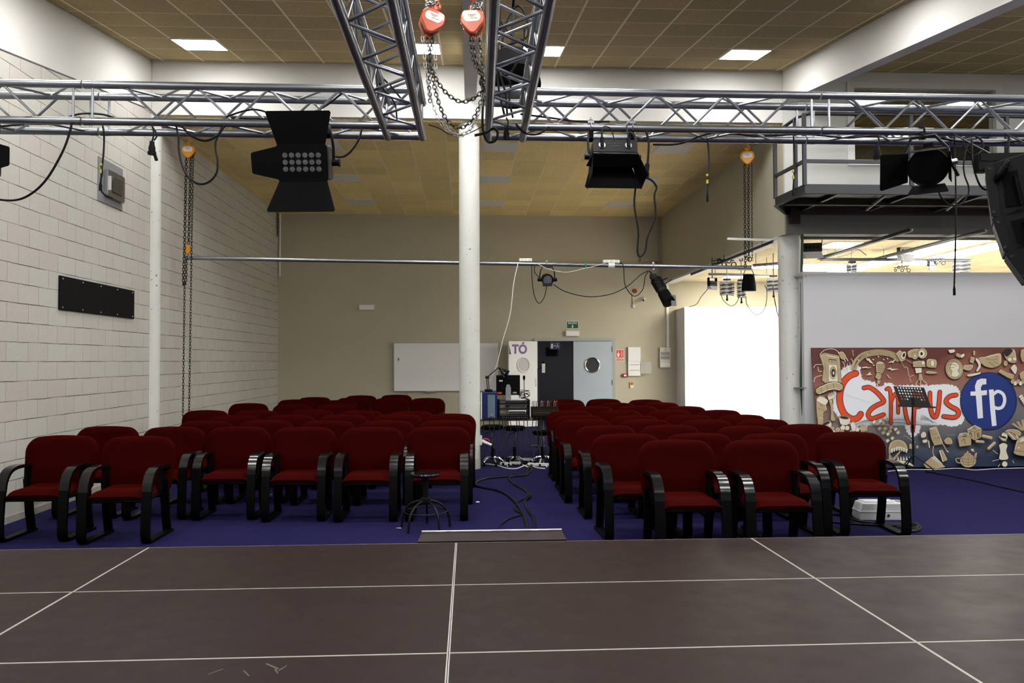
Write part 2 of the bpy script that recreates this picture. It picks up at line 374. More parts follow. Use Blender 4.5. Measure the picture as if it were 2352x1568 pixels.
# ================================================================== the room
XL, XR, YB, YH, ZB = -4.52, 4.68, 19.04, 11.5, 5.08
ZH, SL = 5.885, .15                       # front ceiling: height at the header and its slope
zc = lambda y: ZH-(YH-y)*SL
XE, YN = 9.6, -3.0                        # far right side of the hall, and the wall behind the viewer
def quad(m, pts, uv=None):
    n = len(m.v); m.v += [Vector(p) for p in pts]; m.f.append(tuple(range(n, n+len(pts)))); m.m.append(0)
    if uv is not None: m.uv = (m.uv or [])+list(uv)
# floor
m = M().box(XL-.2, 12.2, YN-.2, YB+3.6, -.12, 0); struct(m, 'floor', 'carpet')
m = M().box(XR+.6, 12, YH+.12, YB, 0, .004); struct(m, 'floor_studio_bounce', 'floor_pale')  # pale sheet added over the carpet to bounce light up into the studio
# left wall: painted blocks up to a sloping line, plaster above
capz = lambda y: 4.619+(y-7.984)*.155
m = M(); T = Matrix(((0, 0, 1, 0), (1, 0, 0, 0), (0, 1, 0, 0), (0, 0, 0, 1)))      # local x->Y, y->Z, z->X
m.prism([(YN, 0), (YH+.15, 0), (YH+.15, capz(YH+.15)), (YN, capz(YN))], XL-.25, XL, T)
m.prism([(YH+.15, 0), (YB, 0), (YB, ZB), (YH+.15, ZB)], XL-.25, XL, T)
struct(m, 'wall_left', 'painted_block_wall')
m = M().prism([(YN, capz(YN)+.012), (YH+.15, capz(YH+.15)+.012), (YH+.15, 6.2), (YN, 6.2)], XL-.25, XL-.006, T)
struct(m, 'wall_left_upper', 'plaster')
m = M().prism([(YN, capz(YN)), (YH+.1, capz(YH+.1)), (YH+.1, capz(YH+.1)+.014), (YN, capz(YN)+.014)], XL-.1, XL+.006, T)
struct(m, 'trim_1', 'rail_dark')
# back wall with the door opening
DX0, DX1, DZ = 1.60, 3.50, 2.09
m = M().box(XL-.25, DX0, YB, YB+.2, 0, ZB+.3).box(DX1, 12.2, YB, YB+.2, 0, ZB+.3).box(DX0, DX1, YB, YB+.2, DZ, ZB+.3)
struct(m, 'wall_back', 'plaster_beige')
m = M().box(DX0-.6, DX1+.6, YB+3.3, YB+3.5, 0, 2.8).box(DX0-.6, DX0-.5, YB+.2, YB+3.3, 0, 2.8).box(DX1+.5, DX1+.6, YB+.2, YB+3.3, 0, 2.8).box(DX0-.6, DX1+.6, YB+.2, YB+3.5, 2.6, 2.8)
struct(m, 'wall_corridor', 'hall_dark')
# header and its soffit
m = M().box(XL, XR, YH, YH+.3, ZB+.03, 6.2); struct(m, 'wall_header', 'plaster')
# right wall of the back bay, open to the side studio below
m = M().box(XR, XR+.22, YH, YB, 3.44, ZB+.3); struct(m, 'wall_right', 'plaster_beige')
m = M().box(XR-.004, XR+.224, YH+.25, YB-.2, 3.41, 3.455); struct(m, 'trim_2', 'plaster_white')
# slab strip and upper wall of the right bay
m = M().box(XR+.02, XE, YH-.05, YH+.2, 3.445, 3.73); struct(m, 'wall_slab_edge', 'grey_beam')
WX0, WX1, WZ0, WZ1 = 5.66, 8.02, 4.47, 5.72
m = M().box(XR+.006, WX0, YH-.04, YH+.2, 3.76, 6.2).box(WX1, XE, YH-.04, YH+.2, 3.76, 6.2).box(WX0, WX1, YH-.04, YH+.2, 3.76, WZ0).box(WX0, WX1, YH-.04, YH+.2, WZ1, 6.2)
struct(m, 'wall_upper_right', 'plaster_white')
# window
m = M(); f = .085
m.box(WX0-.02, WX0+f, YH-.07, YH+.1, WZ0, WZ1).box(WX1-f, WX1+.02, YH-.07, YH+.1, WZ0, WZ1).box(WX0+f, WX1-f, YH-.07, YH+.1, WZ1-f, WZ1).box(WX0+f, WX1-f, YH-.07, YH+.1, WZ0, WZ0+f)
wn = struct(m, 'window_1', 'white_metal')
M().box(WX0+f, WX1-f, YH+.02, YH+.03, WZ0+f, WZ1-f).build('pane', 'window_glass', wn, smooth=False)
m = M().box(XR+.1, XE, 15.2, 15.4, 3.76, 6.2); struct(m, 'wall_office', 'window_wall')
m = M(); quad(m, [(XR+.1, YH+.2, 5.8), (XE, YH+.2, 5.8), (XE, 15.2, 5.8), (XR+.1, 15.2, 5.8)][::-1], [(0, 7), (9, 7), (9, 0), (0, 0)]); struct(m, 'ceiling_office', 'ceiling_tiles')
# grey partition in front of the studio, wall ends, outer shell
m = M().box(4.92, XE, YH-.1, YH+.08, 0, 2.86); struct(m, 'wall_partition', 'partition_grey')
m = M().box(4.9, XE, YH-.106, YH+.086, 2.83, 2.872); struct(m, 'trim_3', 'partition_grey')
m = M().box(XE, XE+.2, YN, YH+.2, 0, 6.4); struct(m, 'wall_right_outer', 'plaster_white')
m = M().box(XL-.25, XE+.2, YN-.2, YN, 0, 6.4); struct(m, 'wall_behind_stage', 'plaster_white')
m = M().box(12, 12.2, YH+.08, YB, 0, 3.6).box(XE, 12.2, YH-.1, YH+.1, 0, 3.6); struct(m, 'wall_studio_side', 'plaster_white')
# ceilings
def ceil(name, x0, x1, y0, y1, z0, z1, px, sx, py, sy, mat):
    m = M(); P = [(x0, y0, z0), (x0, y1, z1), (x1, y1, z1), (x1, y0, z0)]
    quad(m, P, [((p[0]-px)/sx, (p[1]-py)/sy) for p in P])
    n = len(m.v); m.v += [Vector(p)+Vector((0, 0, .12)) for p in P]; m.uv += m.uv[:4]
    m.f += [(7, 6, 5, 4), (0, 4, 5, 1), (1, 5, 6, 2), (2, 6, 7, 3), (3, 7, 4, 0)]; m.m += [0]*5
    return struct(m, name, mat)
ceil('ceiling_front_left', XL, -.05, YN, YH+.02, zc(YN), zc(YH+.02), -4.36, .57, 10.76, .562, 'ceiling_tiles')
ceil('ceiling_front_right', .1, XR, YN, YH+.02, zc(YN), zc(YH+.02), 1.265, .552, 10.76, .562, 'ceiling_tiles')
ceil('ceiling_side_bay', XR+.1, XE, YN, YH+.02, zc(YN), zc(YH+.02), 5.1, .60, 10.76, .562, 'ceiling_tiles')
ceil('ceiling_back', XL, XR, YH+.1, YB, ZB, ZB, 2.519, .575, 17.23, .577, 'ceiling_tiles_back')
ceil('ceiling_studio', XR+.2, 12.1, YH+.2, YB, 3.5, 3.5, 5, .6, 12, .6, 'ceiling_tiles_side')
# sloping beams
def beam(name, x0, x1, dep, y0, y1):
    m = M().prism([(y0, zc(y0)-dep), (y1, zc(y1)-dep), (y1, zc(y1)+.06), (y0, zc(y0)+.06)], x0, x1, T); return struct(m, name, 'plaster')
beam('trim_4', -.055, .115, .47, YN, YH+.01)
beam('trim_5', XR-.01, XR+.17, .475, YN, YH-.05)
# luminous ceiling panels of the hall
def hall_panel(x0, x1, y0, y1, lbl):
    t = thing('ceiling_light', lbl, 'ceiling light', ((x0+x1)/2, (y0+y1)/2, zc((y0+y1)/2)), group='square light panels in the front ceiling', rot=(atan(SL), 0, 0))
    hx = (x1-x0)/2; hy = (y1-y0)/2/cos(atan(SL))
    M().box(-hx, hx, -hy, -hy+.012, -.014, -.001).box(-hx, hx, hy-.012, hy, -.014, -.001).box(-hx, -hx+.012, -hy+.012, hy-.012, -.014, -.001).box(hx-.012, hx, -hy+.012, hy-.012, -.014, -.001).build('frame', 'white_metal', t, False)
    M().box(-hx+.012, hx-.012, -hy+.012, hy-.012, -.012, -.002).build('diffuser', 'hall_panel', t, False)
pc = [(-3.79, -3.22), (-.94, -.37), (.713, 1.265), (3.473, 4.025)]
nmx = ['nearest the left block wall', 'left of the middle beam, seen through the truss', 'right of the middle beam, beside the right truss', 'nearest the deep right beam']
for r, y1 in enumerate((10.76, 7.95, 5.7, 3.45, 1.2)):
    for (x0, x1), n in zip(pc, nmx):
        if r == 0: l = 'lit ceiling panel by the header wall, '+n
        elif r == 1 and x0 > 3: l = 'lit ceiling panel cut by the top edge of the photo, above right'
        else: l = 'lit ceiling panel above the stage, %s row from the header, %s' % (['', 'second', 'third', 'fourth', 'fifth'][r], n.split(',')[0])
        hall_panel(x0, x1, y1-.562, y1, l)
for (x0, y1) in ((5.4, 8.0), (7.0, 8.0), (8.6, 8.0), (5.4, 6.0), (7.0, 6.0), (8.6, 6.0), (6.1, 3.45), (8.1, 3.45)):  # extra panels out of view, added to brighten the right bay
    hall_panel(x0, x0+.57, y1-.562, y1, 'added unseen fill panel of the right bay, %s row from the balcony, %s' % ({8.0: "first", 6.0: 'second', 3.45: 'third'}[y1], 'middle' if x0 == 7.0 else ('left' if x0 < 7 else 'right')))
for x0, y0 in ((6.2, 12.3), (7.9, 12.3), (6.2, 13.9), (7.9, 13.9)):
    t = thing('office_light', 'lit panel in the office ceiling behind the upper window, %s, %s' % ('left' if x0 < 7 else 'right', 'near' if y0 < 13 else 'far'), 'ceiling light', (x0+.3, y0+.3, 5.8))
    M().box(-.3, .3, -.3, .3, -.006, -.001).build('frame', 'white_metal', t, False); M().box(-.28, .28, -.28, .28, -.012, -.006).build('diffuser', 'office_panel', t, False)
t = thing('corridor_fill_light', 'lamp on the ceiling of the dark corridor behind the double door', 'ceiling light', (2.6, YB+1.5, 2.6))  # unseen lamp added to lift the dark corridor
M().box(-.15, .15, -.3, .3, -.05, -.001).build('housing', 'white_metal', t, False, .01); M().box(-.12, .12, -.27, .27, -.056, -.05).build('diffuser', 'hall_panel', t, False)
# switched off panels of the back bay
for (y0, rn) in ((12.61, 'nearest the header wall'), (14.92, 'middle row'), (17.23, 'row nearest the back wall')):
    for (x0, cn) in ((-2.656, 'left'), (.219, 'beside the pillar'), (3.094, 'right')):
        t = thing('ceiling_light', 'unlit white panel in the lower ceiling, %s, %s' % (rn, cn), 'ceiling light', (x0+.2875, y0+.2885, ZB), group='unlit panels in the back ceiling')
        M().box(-.287, .287, -.288, .288, -.006, -.001).build('frame', 'white_metal', t, False)
        M().box(-.268, .268, -.269, .269, -.012, -.006).build('diffuser', 'panel_off', t, False)
# pillars
def pillar(name, x, y, r, z1, lbl, base=True):
    t = thing(name, lbl, 'pillar', (x, y, 0))
    m = M(); n = 32; prof = [(r, .0), (r, .15), (r, 1), (r, 2), (r, 3), (r, z1-.03), (r-.01, z1)]
    m.lathe(prof, n=n); m.build('shaft', 'concrete_paint', t)
    if base: M().lathe([(r+.008, 0), (r+.008, .125), (r+.002, .135)], n=n).build('skirting', 'concrete_base', t)
    return t
pillar('round_pillar', at(1079, 1070, Y=11.72).x, 11.72, .152, 5.1, 'round white painted concrete pillar in the middle of the hall, by the aisle')
pillar('round_pillar', at(1816, 900, Y=11.72).x, 11.72, .163, at(1816, 517, Y=11.6).z, 'round pale concrete pillar under the steel balcony, beside the grey partition')
m = M(); m.lathe([(.12, 0), (.12, ZB+.1)], Matrix.Translation((XL-.02, YH+.1, 0)), 24); struct(m, 'trim_6', 'concrete_paint', smooth=True)
# baseboard left
m = M().box(XL, XL+.012, YN, YB, 0, .07); struct(m, 'baseboard_left', 'concrete_base')
# ------------------------------------------------------------------ stage of 2 x 1 m decks
ZS = .37; gx = -.087; gy = 5.325
first = None
for i in range(-2, 2):
    for j in range(4):
        rn = ['front row by the chairs', 'second row', 'third row', 'fourth row, under the camera'][j]
        cn = {-2: 'far left', -1: 'left of the centre seam', 0: 'right of the centre seam', 1: 'far right'}[i]
        lbl = 'brown plywood stage deck, %s, %s' % (rn, cn)
        loc = (gx+i*2+1, gy-j-.5, 0)
        if first is None:
            t = thing('stage_deck', lbl, 'stage deck', loc, group='stage decks'); first = t
            m = M(); a, b2 = .9985, .4985
            for (x0, x1, y0, y1) in ((-a, a, -b2, -b2+.0065), (-a, a, b2-.0065, b2), (-a, -a+.0065, -b2, b2), (a-.0065, a, -b2, b2)): m.box(x0, x1, y0, y1, ZS-.09, ZS-.0005)
            m.build('frame', 'edge_metal', t, False)
            M().box(-a+.0055, a-.0055, -b2+.0055, b2-.0055, ZS-.02, ZS).build('top_panel', 'stage_plywood', t, False)
            for sx in (-1, 1):
                for sy in (-1, 1): M().cyl((sx*.93, sy*.43, 0), (sx*.93, sy*.43, ZS-.02), .024).build('leg', 'aluminium', t)
        else:
            t = copy_tree(first); t.location = loc; t['label'] = lbl
        if (i, j) == (-1, 2):
            for q_, n_ in (((612, 1524, 640, 1536), 3), ((640, 1540, 658, 1528), 2), ((632, 1536, 638, 1546), 2), ((560, 1540, 572, 1552), 2), ((478, 1548, 512, 1536), 2)):
                a_ = at(q_[0], q_[1], Z=ZS); b_ = at(q_[2], q_[3], Z=ZS); M().bar((a_.x, a_.y, ZS+.0002), (b_.x, b_.y, ZS+.0002), .006*n_*.5, .0006).build('scuff_mark', 'scuff', t, False, local=False)
# raised board fixed along the stage edge at the aisle
t = thing('step_board', 'narrow brown board with chipped white edge standing over the stage edge at the aisle', 'board', (at(1131, 1240, Y=5.36).x, 5.40, ZS))
m = M(); T0 = Matrix.Translation((0, -.03, .006)) @ Matrix.Rotation(radians(22), 4, 'X')
m.prism([(-.50, -.03), (.50, -.03), (.475, .085), (-.475, .085)], 0, .012, T0); m.build('panel', 'stage_plywood', t, False)
m = M(); random.seed(3); x = -.478
while x < .478:
    w_ = random.uniform(.03, .09); m.box(x, min(x+w_, .478), .079+random.uniform(-.003, .001), .0875, .0, .019, T=T0); x += w_-.0005
m.build('chipped_edge', 'white_paint', t, False)
M().box(-.5, .5, -.035, -.02, -.005, .007).build('foot_strip', 'black_metal', t, False)
# ================================================================== chairs
def ribbon(m, path, x, w, th, mi=0, ridge=0):
    """flat band following a path of (y, z) at x, w wide across x, th thick"""
    pts = [Vector((x, p[0], p[1])) for p in path]; k = len(pts); vs = []
    for i, p in enumerate(pts):
        d = (pts[min(i+1, k-1)]-pts[max(i-1, 0)]).normalized(); nrm = Vector((0, -d.z, d.y)); t = th/2+(ridge if (i % 2 and 0 < i < k-1) else 0)
        for a, b in ((-1, -1), (1, -1), (1, 1), (-1, 1)): vs.append(p+Vector((a*w/2, 0, 0))+nrm*b*(t if b > 0 else th/2))
    fs = [(3, 2, 1, 0), tuple(range((k-1)*4, k*4))]
    for i in range(k-1):
        o = i*4; fs += [(o+j, o+(j+1) % 4, o+4+(j+1) % 4, o+4+j) for j in range(4)]
    return m.add(vs, fs, mi)
def yz_spline(p, k=5): return [(v.y, v.z) for v in spline([(0, a, b) for a, b in p], k)]
def make_chair():
    t = thing('armchair', '', 'chair')
    # backrest: a padded shell, wider at the top, rounded shoulders
    nu, nv = 18, 16; top, bot, r = .88, .33, .15; front = []; back = []
    for iv in range(nv+1):
        v = iv/nv; v = v**.8 if iv < nv else 1; z = bot+(top-bot)*(1-(1-v)**1.6)
        W = .305+.037*((z-bot)/(top-bot))**.8
        if z > top-r: W = W-r*1.0+r*sqrt(max(0, 1-((z-(top-r))/r)**2))
        if z < bot+.05: W = W-.05+.05*sqrt(max(0, 1-((bot+.05-z)/.05)**2))
        yc = -.10+.10*((z-bot)/(top-bot))**1.0
        for iu in range(nu+1):
            u = -1+2*iu/nu; uu = sin(u*pi/2)
            e = sqrt(max(0, 1-abs(uu)**7))*sqrt(max(0, 1-abs(2*(z-bot)/(top-bot)-1)**9))
            lum = .016*math.exp(-((z-.56)/.10)**2)*(1-uu*uu)+.012*abs(uu)**3*(1 if z < .8 else .5)
            zz = z+(.010*(1-uu*uu) if iv == nv else 0)
            front.append((uu*W, yc-(.045+lum)*e, zz)); back.append((uu*W, yc+.032*e+.012*(1-uu*uu)*e, zz))
    n = nu+1; vs = front+back; o = len(front); fs = []
    for i in range(nv):
        for j in range(nu):
            a = i*n+j; fs += [(a, a+1, a+n+1, a+n), (o+a+n, o+a+n+1, o+a+1, o+a)]
    for i in range(nv): fs += [(i*n, (i+1)*n, o+(i+1)*n, o+i*n), (i*n+nu, o+i*n+nu, o+(i+1)*n+nu, (i+1)*n+nu)]
    for j in range(nu): fs += [(j, o+j, o+j+1, j+1), (nv*n+j, nv*n+j+1, o+nv*n+j+1, o+nv*n+j)]
    M().add(vs, fs).build('backrest', 'velvet', t, ang=60)
    # seat cushion with a waterfall front edge
    vs = []; fs = []; a, b = 14, 12; tops = []; bots = []
    for i in range(b+1):
        y = -.10-.455*i/b
        for j in range(a+1):
            u = -1+2*j/a; W = .240 if i > 1 else .230; v = i/b
            e = sqrt(max(0, 1-abs(u)**6))*sqrt(max(0, 1-max(0, v-.72)**2/.0784*.85)) 
            tops.append((u*W, y, .400+.065*e-.016*math.exp(-((v-.35)/.3)**2)*(1-u*u)-.010*v)); bots.append((u*W*.97, y+.012*v, .385))
    n = a+1; o = len(tops)
    for i in range(b):
        for j in range(a):
            q = i*n+j; fs += [(q, q+n, q+n+1, q+1), (o+q+1, o+q+n+1, o+q+n, o+q)]
    for i in range(b): fs += [(i*n, o+i*n, o+(i+1)*n, (i+1)*n), (i*n+a, (i+1)*n+a, o+(i+1)*n+a, o+i*n+a)]
    for j in range(a): fs += [(j, j+1, o+j+1, o+j), (b*n+j, o+b*n+j, o+b*n+j+1, b*n+j+1)]
    M().add(tops+bots, fs).build('seat', 'velvet', t, ang=60)
    M().box(-.25, .25, -.535, -.10, .355, .386).build('seat_pan', 'black_plastic', t, bevel=.012)
    for s in (-1, 1):
        x = s*.270
        arm = yz_spline([(-.07, .618), (-.2, .632), (-.34, .632), (-.44, .605), (-.505, .53), (-.527, .44)], 5)
        ribbon(M(), arm, x, .082, .03, ridge=.0016).build('armrest', 'black_gloss', t, ang=25)
        leg = yz_spline([(-.527, .45), (-.545, .3), (-.556, .14), (-.548, .05), (-.50, .016), (-.4, .013), (-.2, .013), (.0, .013)], 4)
        ribbon(M(), leg, x, .078, .028).build('leg_frame', 'black_plastic', t)
        ribbon(M(), [(-.045, .022), (-.085, .2), (-.11, .42), (-.12, .5)], x*.98, .07, .03).build('rear_leg', 'black_plastic', t)
        M().prism([(-.03, .40), (-.03, .625), (-.17, .635), (-.19, .60), (-.2, .40)], x-.012-s*.022, x+.012-s*.022, Matrix(((0, 0, 1, 0), (1, 0, 0, 0), (0, 1, 0, 0), (0, 0, 0, 1)))).build('arm_bracket', 'black_plastic', t, False, .004)
    return t
chair0 = None
LR = {'pair at the front left': [(147, 1000), (323, 1001.5)],
      'first full row': [(250, 979), (402, 980), (550, 980), (700, 981), (861, 981), (1003, 980)],
      'second full row': [(475, 966.5), (612, 965), (756, 966), (889, 966), (1024, 965)],
      'third full row': [(546, 954), (668, 952.5), (790, 952), (911, 951), (1033, 950)],
      'fourth full row': [(474, 942), (590, 942.5), (716, 941), (830, 942.8), (944, 944)],
      'fifth full row': [(572, 926), (675, 928), (768, 928)],
      'sixth full row': [(679, 917.5), (778, 919)],
      'seventh full row': [(723, 912), (812, 913), (898, 914), (981, 914)],
      'last row': [(830, 908), (909, 906.5)]}
RR = {'first row': [(1551, 1010), (1744, 1010)],
      'single chair at the far right': [(1950, 992)],
      'second row': [(1440, 996), (1601, 995), (1773, 995)],
      'third row': [(1393, 977), (1536, 976), (1715, 978), (1845, 974)],
      'fourth row': [(1350, 963), (1484, 963.5), (1620, 964), (1742, 962.5)],
      'fifth row': [(1334, 954), (1460, 954.5), (1579, 953), (1696, 952.5)],
      'sixth row': [(1316, 943), (1427, 942), (1533, 942), (1642, 941.5)],
      'seventh row': [(1365, 933), (1466, 932), (1568, 933)],
      'eighth row': [(1302, 925), (1416, 925), (1517, 924)],
      'last row': [(1301, 917.5), (1390, 916), (1480, 917.5)]}
ORD = ['first', 'second', 'third', 'fourth', 'fifth', 'sixth']
random.seed(11)
for side, R in (('left', LR), ('right', RR)):
    for rn, cs in R.items():
        PP = []
        for px, py in cs:
            d = FW + RT*((px-1176)/F) + UP*((784-py)/F); p = EYE+d*((.885-EYE.z)/d.z)
            if p.y > 17.6: p = EYE+d*(17.6/d.y)
            PP.append(p)
        for _ in range(30):                      # neighbours in a row stand shoulder to shoulder, never in each other
            for a, b in zip(PP, PP[1:]):
                g = .69-(b.x-a.x)
                if g > 0 and abs(a.y-b.y) < .6: a.x -= g/2; b.x += g/2
        for k, p in enumerate(PP):
            extra = ''
            if rn.startswith('pair'): l = 'dark red velvet armchair, %s one of the two standing before the left block' % ('left' if k == 0 else 'right')
            elif rn.startswith('single'): l = 'dark red velvet armchair nearest the mural, beside the white power box on the floor'; extra = 5
            elif side == 'right' and rn == 'first row': l = 'dark red velvet armchair, %s one of the two nearest the stage, right block' % ('left' if k == 0 else 'right')
            else:
                ps = 'the leftmost' if k == 0 else ('the rightmost, by the aisle' if side == 'left' and k == len(cs)-1 else ('the rightmost' if k == len(cs)-1 else ORD[k]+' from its left'))
                l = 'dark red velvet armchair, %s of the %s block, %s' % (rn, side, ps)
            if chair0 is None: c = chair0 = make_chair()
            else: c = copy_tree(chair0)
            c.location = (p.x, p.y, 0); c.rotation_euler = (0, 0, radians(random.uniform(-1, 1)-(extra or 0)))
            c['label'] = l; c['category'] = 'chair'; c['group'] = 'red armchairs of the %s block' % side
# ------------------------------------------------------------------ stool
p = at(977, 1214, Z=0)
t = thing('round_stool', 'low black round stool with a ring footrest, before the left block by the aisle', 'stool', (p.x, p.y, 0), .3)
zt = .525
M().lathe([(.02, zt-.045), (.10, zt-.04), (.137, zt-.025), (.142, zt-.012), (.138, zt), (.02, zt+.004)], n=28).build('seat', 'black_gloss', t)
M().cyl((0, 0, .24), (0, 0, zt-.04), .026, .030, 14).build('post', 'black_metal', t)
M().lathe([(.045, .235), (.05, .25), (.045, .29), (.028, .30)], n=14).build('hub', 'black_metal', t)
for k in range(5):
    a = 2*pi*k/5; c, s = cos(a), sin(a)
    pts = spline([(c*r, s*r, z) for r, z in ((.035, .265), (.10, .25), (.175, .205), (.222, .13), (.238, .04), (.24, .0))], 5)
    M().tube(pts, .0115, 8).build('leg', 'black_metal', t)
M().torus(Matrix.Translation((0, 0, .165)), .2, .006, 32, 6).build('footrest_ring', 'black_metal', t)
# ================================================================== trusses
ZT0, ZT1 = 3.128, 3.366
def truss_section(parent, p0, p1, half=.2285, phase=0., verticals=(True, True), label=None):
    """four chords and their zigzag braces between p0 and p1 (axis points in world space)"""
    p0 = Vector(p0); p1 = Vector(p1); d = (p1-p0); Ln = d.length; d.normalize(); s = Vector((0, 0, 1)).cross(d).normalized(); h = .119; u = Vector((0, 0, 1))
    for a in (-1, 1):
        for b in (-1, 1):
            o = s*a*h+u*b*h; m = M().cyl(p0+o, p1+o, .0255, n=18)
            for e in (p0+o+d*.004, p1+o-d*.06): m.cyl(e, e+d*.056, .0272, n=18)
            m.build('chord', 'aluminium', parent, local=False)
    for fa, (c0, c1) in enumerate(((s*-h+u*h, s*-h-u*h), (s*h+u*h, s*h-u*h), (s*-h+u*h, s*h+u*h), (s*-h-u*h, s*h-u*h))):
        x = .09+phase*half*(1 if fa < 2 else .5); up_ = fa % 2 == 0
        while x+half < Ln-.06:
            a, b = (c0, c1) if up_ else (c1, c0); t = (b-a).normalized()*.02
            M().cyl(p0+d*(x+.012)+a+t, p0+d*(x+half-.012)+b-t, .0085, n=8).build('brace', 'brace_metal', parent, local=False)
            up_ = not up_; x += half
    for e, on in ((.055, verticals[0]), (Ln-.055, verticals[1])):
        if on:
            for c0, c1 in ((s*-h+u*h, s*-h-u*h), (s*h+u*h, s*h-u*h)):
                M().cyl(p0+d*e+c0, p0+d*e+c1, .0085, n=8).build('brace', 'brace_metal', parent, local=False)
ZM = (ZT0+ZT1)/2; YT = 5.32
# left structure: a run from the left and an arm towards the stage
xa = at(190, 240, Y=5.2).x; la = -.435
tl = thing('lighting_truss', 'silver box truss on the left, turning towards the viewer beside the left orange hoist', 'truss', (-2, YT, ZM))
truss_section(tl, (-4.05, YT, ZM), (xa-.005, YT, ZM+.001), phase=.3)
truss_section(tl, (xa+.005, YT, ZM), (la+.122, YT, ZM-.003), phase=.75, verticals=(True, False))
truss_section(tl, (la-.02, 1.2, ZM-.01), (la, YT+.13, ZM-.01), phase=.2)
xb = at(1884, 245, Y=5.2).x; lb = .255
tr = thing('lighting_truss', 'silver box truss on the right, turning towards the viewer beside the right orange hoist', 'truss', (2, YT, ZM))
truss_section(tr, (lb-.122, YT, ZM), (xb-.005, YT, ZM), phase=.55, verticals=(False, True))
truss_section(tr, (xb+.005, YT, ZM), (5.0, YT, ZM-.002), phase=.5)
truss_section(tr, (lb-.05, 1.2, ZM-.01), (lb, YT+.13, ZM-.01), phase=.7)
def clamp(parent, p, r=.0255, mat='steel'):
    """a half coupler around a chord lying along x at p"""
    m = M(); T_ = Matrix.Translation(p) @ Matrix.Rotation(pi/2, 4, 'Y'); m.torus(T_, r+.005, .006, 16, 6)
    m.box(p[0]-.02, p[0]+.02, p[1]-.012, p[1]+.012, p[2]+r+.002, p[2]+r+.018).cyl((p[0], p[1], p[2]+r+.018), (p[0], p[1], p[2]+r+.042), .005, n=8).cyl((p[0]-.012, p[1], p[2]+r+.022), (p[0]+.012, p[1], p[2]+r+.022), .008, n=8)
    m.box(p[0]-.018, p[0]+.018, p[1]-.014, p[1]+.014, p[2]-r-.03, p[2]-r-.004)
    return m.build('clamp', mat, parent, local=False)
# ------------------------------------------------------------------ chains and hoists
def chain_mesh(m, pts, L=.03, r=.0026, wd=.010, mi=0):
    pts = spline(pts, 10); acc = [0]
    for i in range(1, len(pts)): acc.append(acc[-1]+(pts[i]-pts[i-1]).length)
    n = max(2, int(acc[-1]/(L*.74))); j = 0; prev = None; loc = []
    for i in range(n+1):
        s = acc[-1]*i/n
        while j < len(acc)-2 and acc[j+1] < s: j += 1
        loc.append(pts[j].lerp(pts[j+1], (s-acc[j])/max(1e-9, acc[j+1]-acc[j])))
    for i in range(n):
        a, b = loc[i], loc[i+1]; d = (b-a).normalized(); x, y = frame_z(d)
        if i % 2: x, y = y, -x
        c = (a+b)/2; hl = L/2-wd; P = []
        for k in range(10):
            t = 2*pi*k/10; P.append(c+x*cos(t)*wd+d*(sin(t)*wd+(hl if sin(t) > .01 else (-hl if sin(t) < -.01 else 0))))
        m.tube(P, r, 5, mi, closed=True)
    return m
def hook(m, p, s=1.):
    c = Vector(p); m.tube(spline([c+Vector((0, 0, .05*s)), c+Vector((0, 0, .02*s)), c+Vector((.022*s, 0, -.005*s)), c+Vector((.015*s, 0, -.035*s)), c+Vector((-.008*s, 0, -.04*s)), c+Vector((-.02*s, 0, -.02*s))], 5), [.009*s]*20+[.007*s]*6 if False else .008*s, 8)
def hoist(name, lbl, p, s, paint, tilt=0., turn=0.):
    """round geared chain hoist: two covers, a black frame between, a name plate, hook above"""
    t = thing(name, lbl, 'chain hoist', p, rot=(0, tilt, turn))
    R = .075*s; q_ = [(-.070, .034), (-.048, .058), (0, .064), (.048, .058), (.070, .034), (.074, -.012), (.045, -.052), (.016, -.082), (-.016, -.082), (-.045, -.052), (-.074, -.012)]
    body = [(v.x*s, v.y*s) for v in spline([(a, b, 0) for a, b in q_+[q_[0]]], 3)[:-1]]
    Tf = facing((0, -.030*s, 0)); Tb = facing((0, .055*s, 0))
    M().prism(body, .0, .030*s, Tf).build('front_cover', paint, t, bevel=.008*s)
    M().prism([(x*.93, y*.93) for x, y in body], -.0, .022*s, Tb).build('rear_cover', paint, t, bevel=.006*s)
    M().prism([(x*.8, y*.86-.004) for x, y in body], -.052*s, .0, Tf).build('frame', 'black_metal', t)
    pl = M().prism([(x*1.0, y) for x, y in rrect(.105*s, .055*s, .026*s, 5, 0, .012*s)], .030*s, .0325*s, Tf).build('name_plate', 'label_white', t)
    m = M()
    for k, (y, wd) in enumerate(((.026, .05), (.018, .03), (.004, .018), (.004, -.03))): m.box(-wd*s/2 if wd > 0 else .015*s, wd*s/2 if wd > 0 else .032*s, -.063*s-.0005, -.0625*s, (y-.0015)*s, (y+.0015)*s)
    m.build('plate_print', 'red_dark', pl, False)
    m = M(); m.box(-.012*s, .012*s, -.02*s, .02*s, R*.7, R+.03*s); hook(m, (0, 0, R+.05*s), s*1.1); m.build('top_hook', paint, t)
    m = M().cyl((0, -.01, -R-.012*s), (0, .02, -R-.012*s), .013*s, n=12); m.build('chain_guide', paint, t)
    return t
YC = 4.85
h1 = at(990, 52, Y=YC); h2 = at(1087, 53, Y=YC+.05)
hoist('chain_hoist', 'bright orange chain hoist hanging left of the ceiling beam, tilted', h1, 1.0, 'orange_paint', .28, .25)
hoist('chain_hoist', 'bright orange chain hoist hanging right of the ceiling beam, upright', h2, 1.0, 'orange_paint', -.03, -.12)
def A(px, py, Y): return at(px, py, Y=Y)
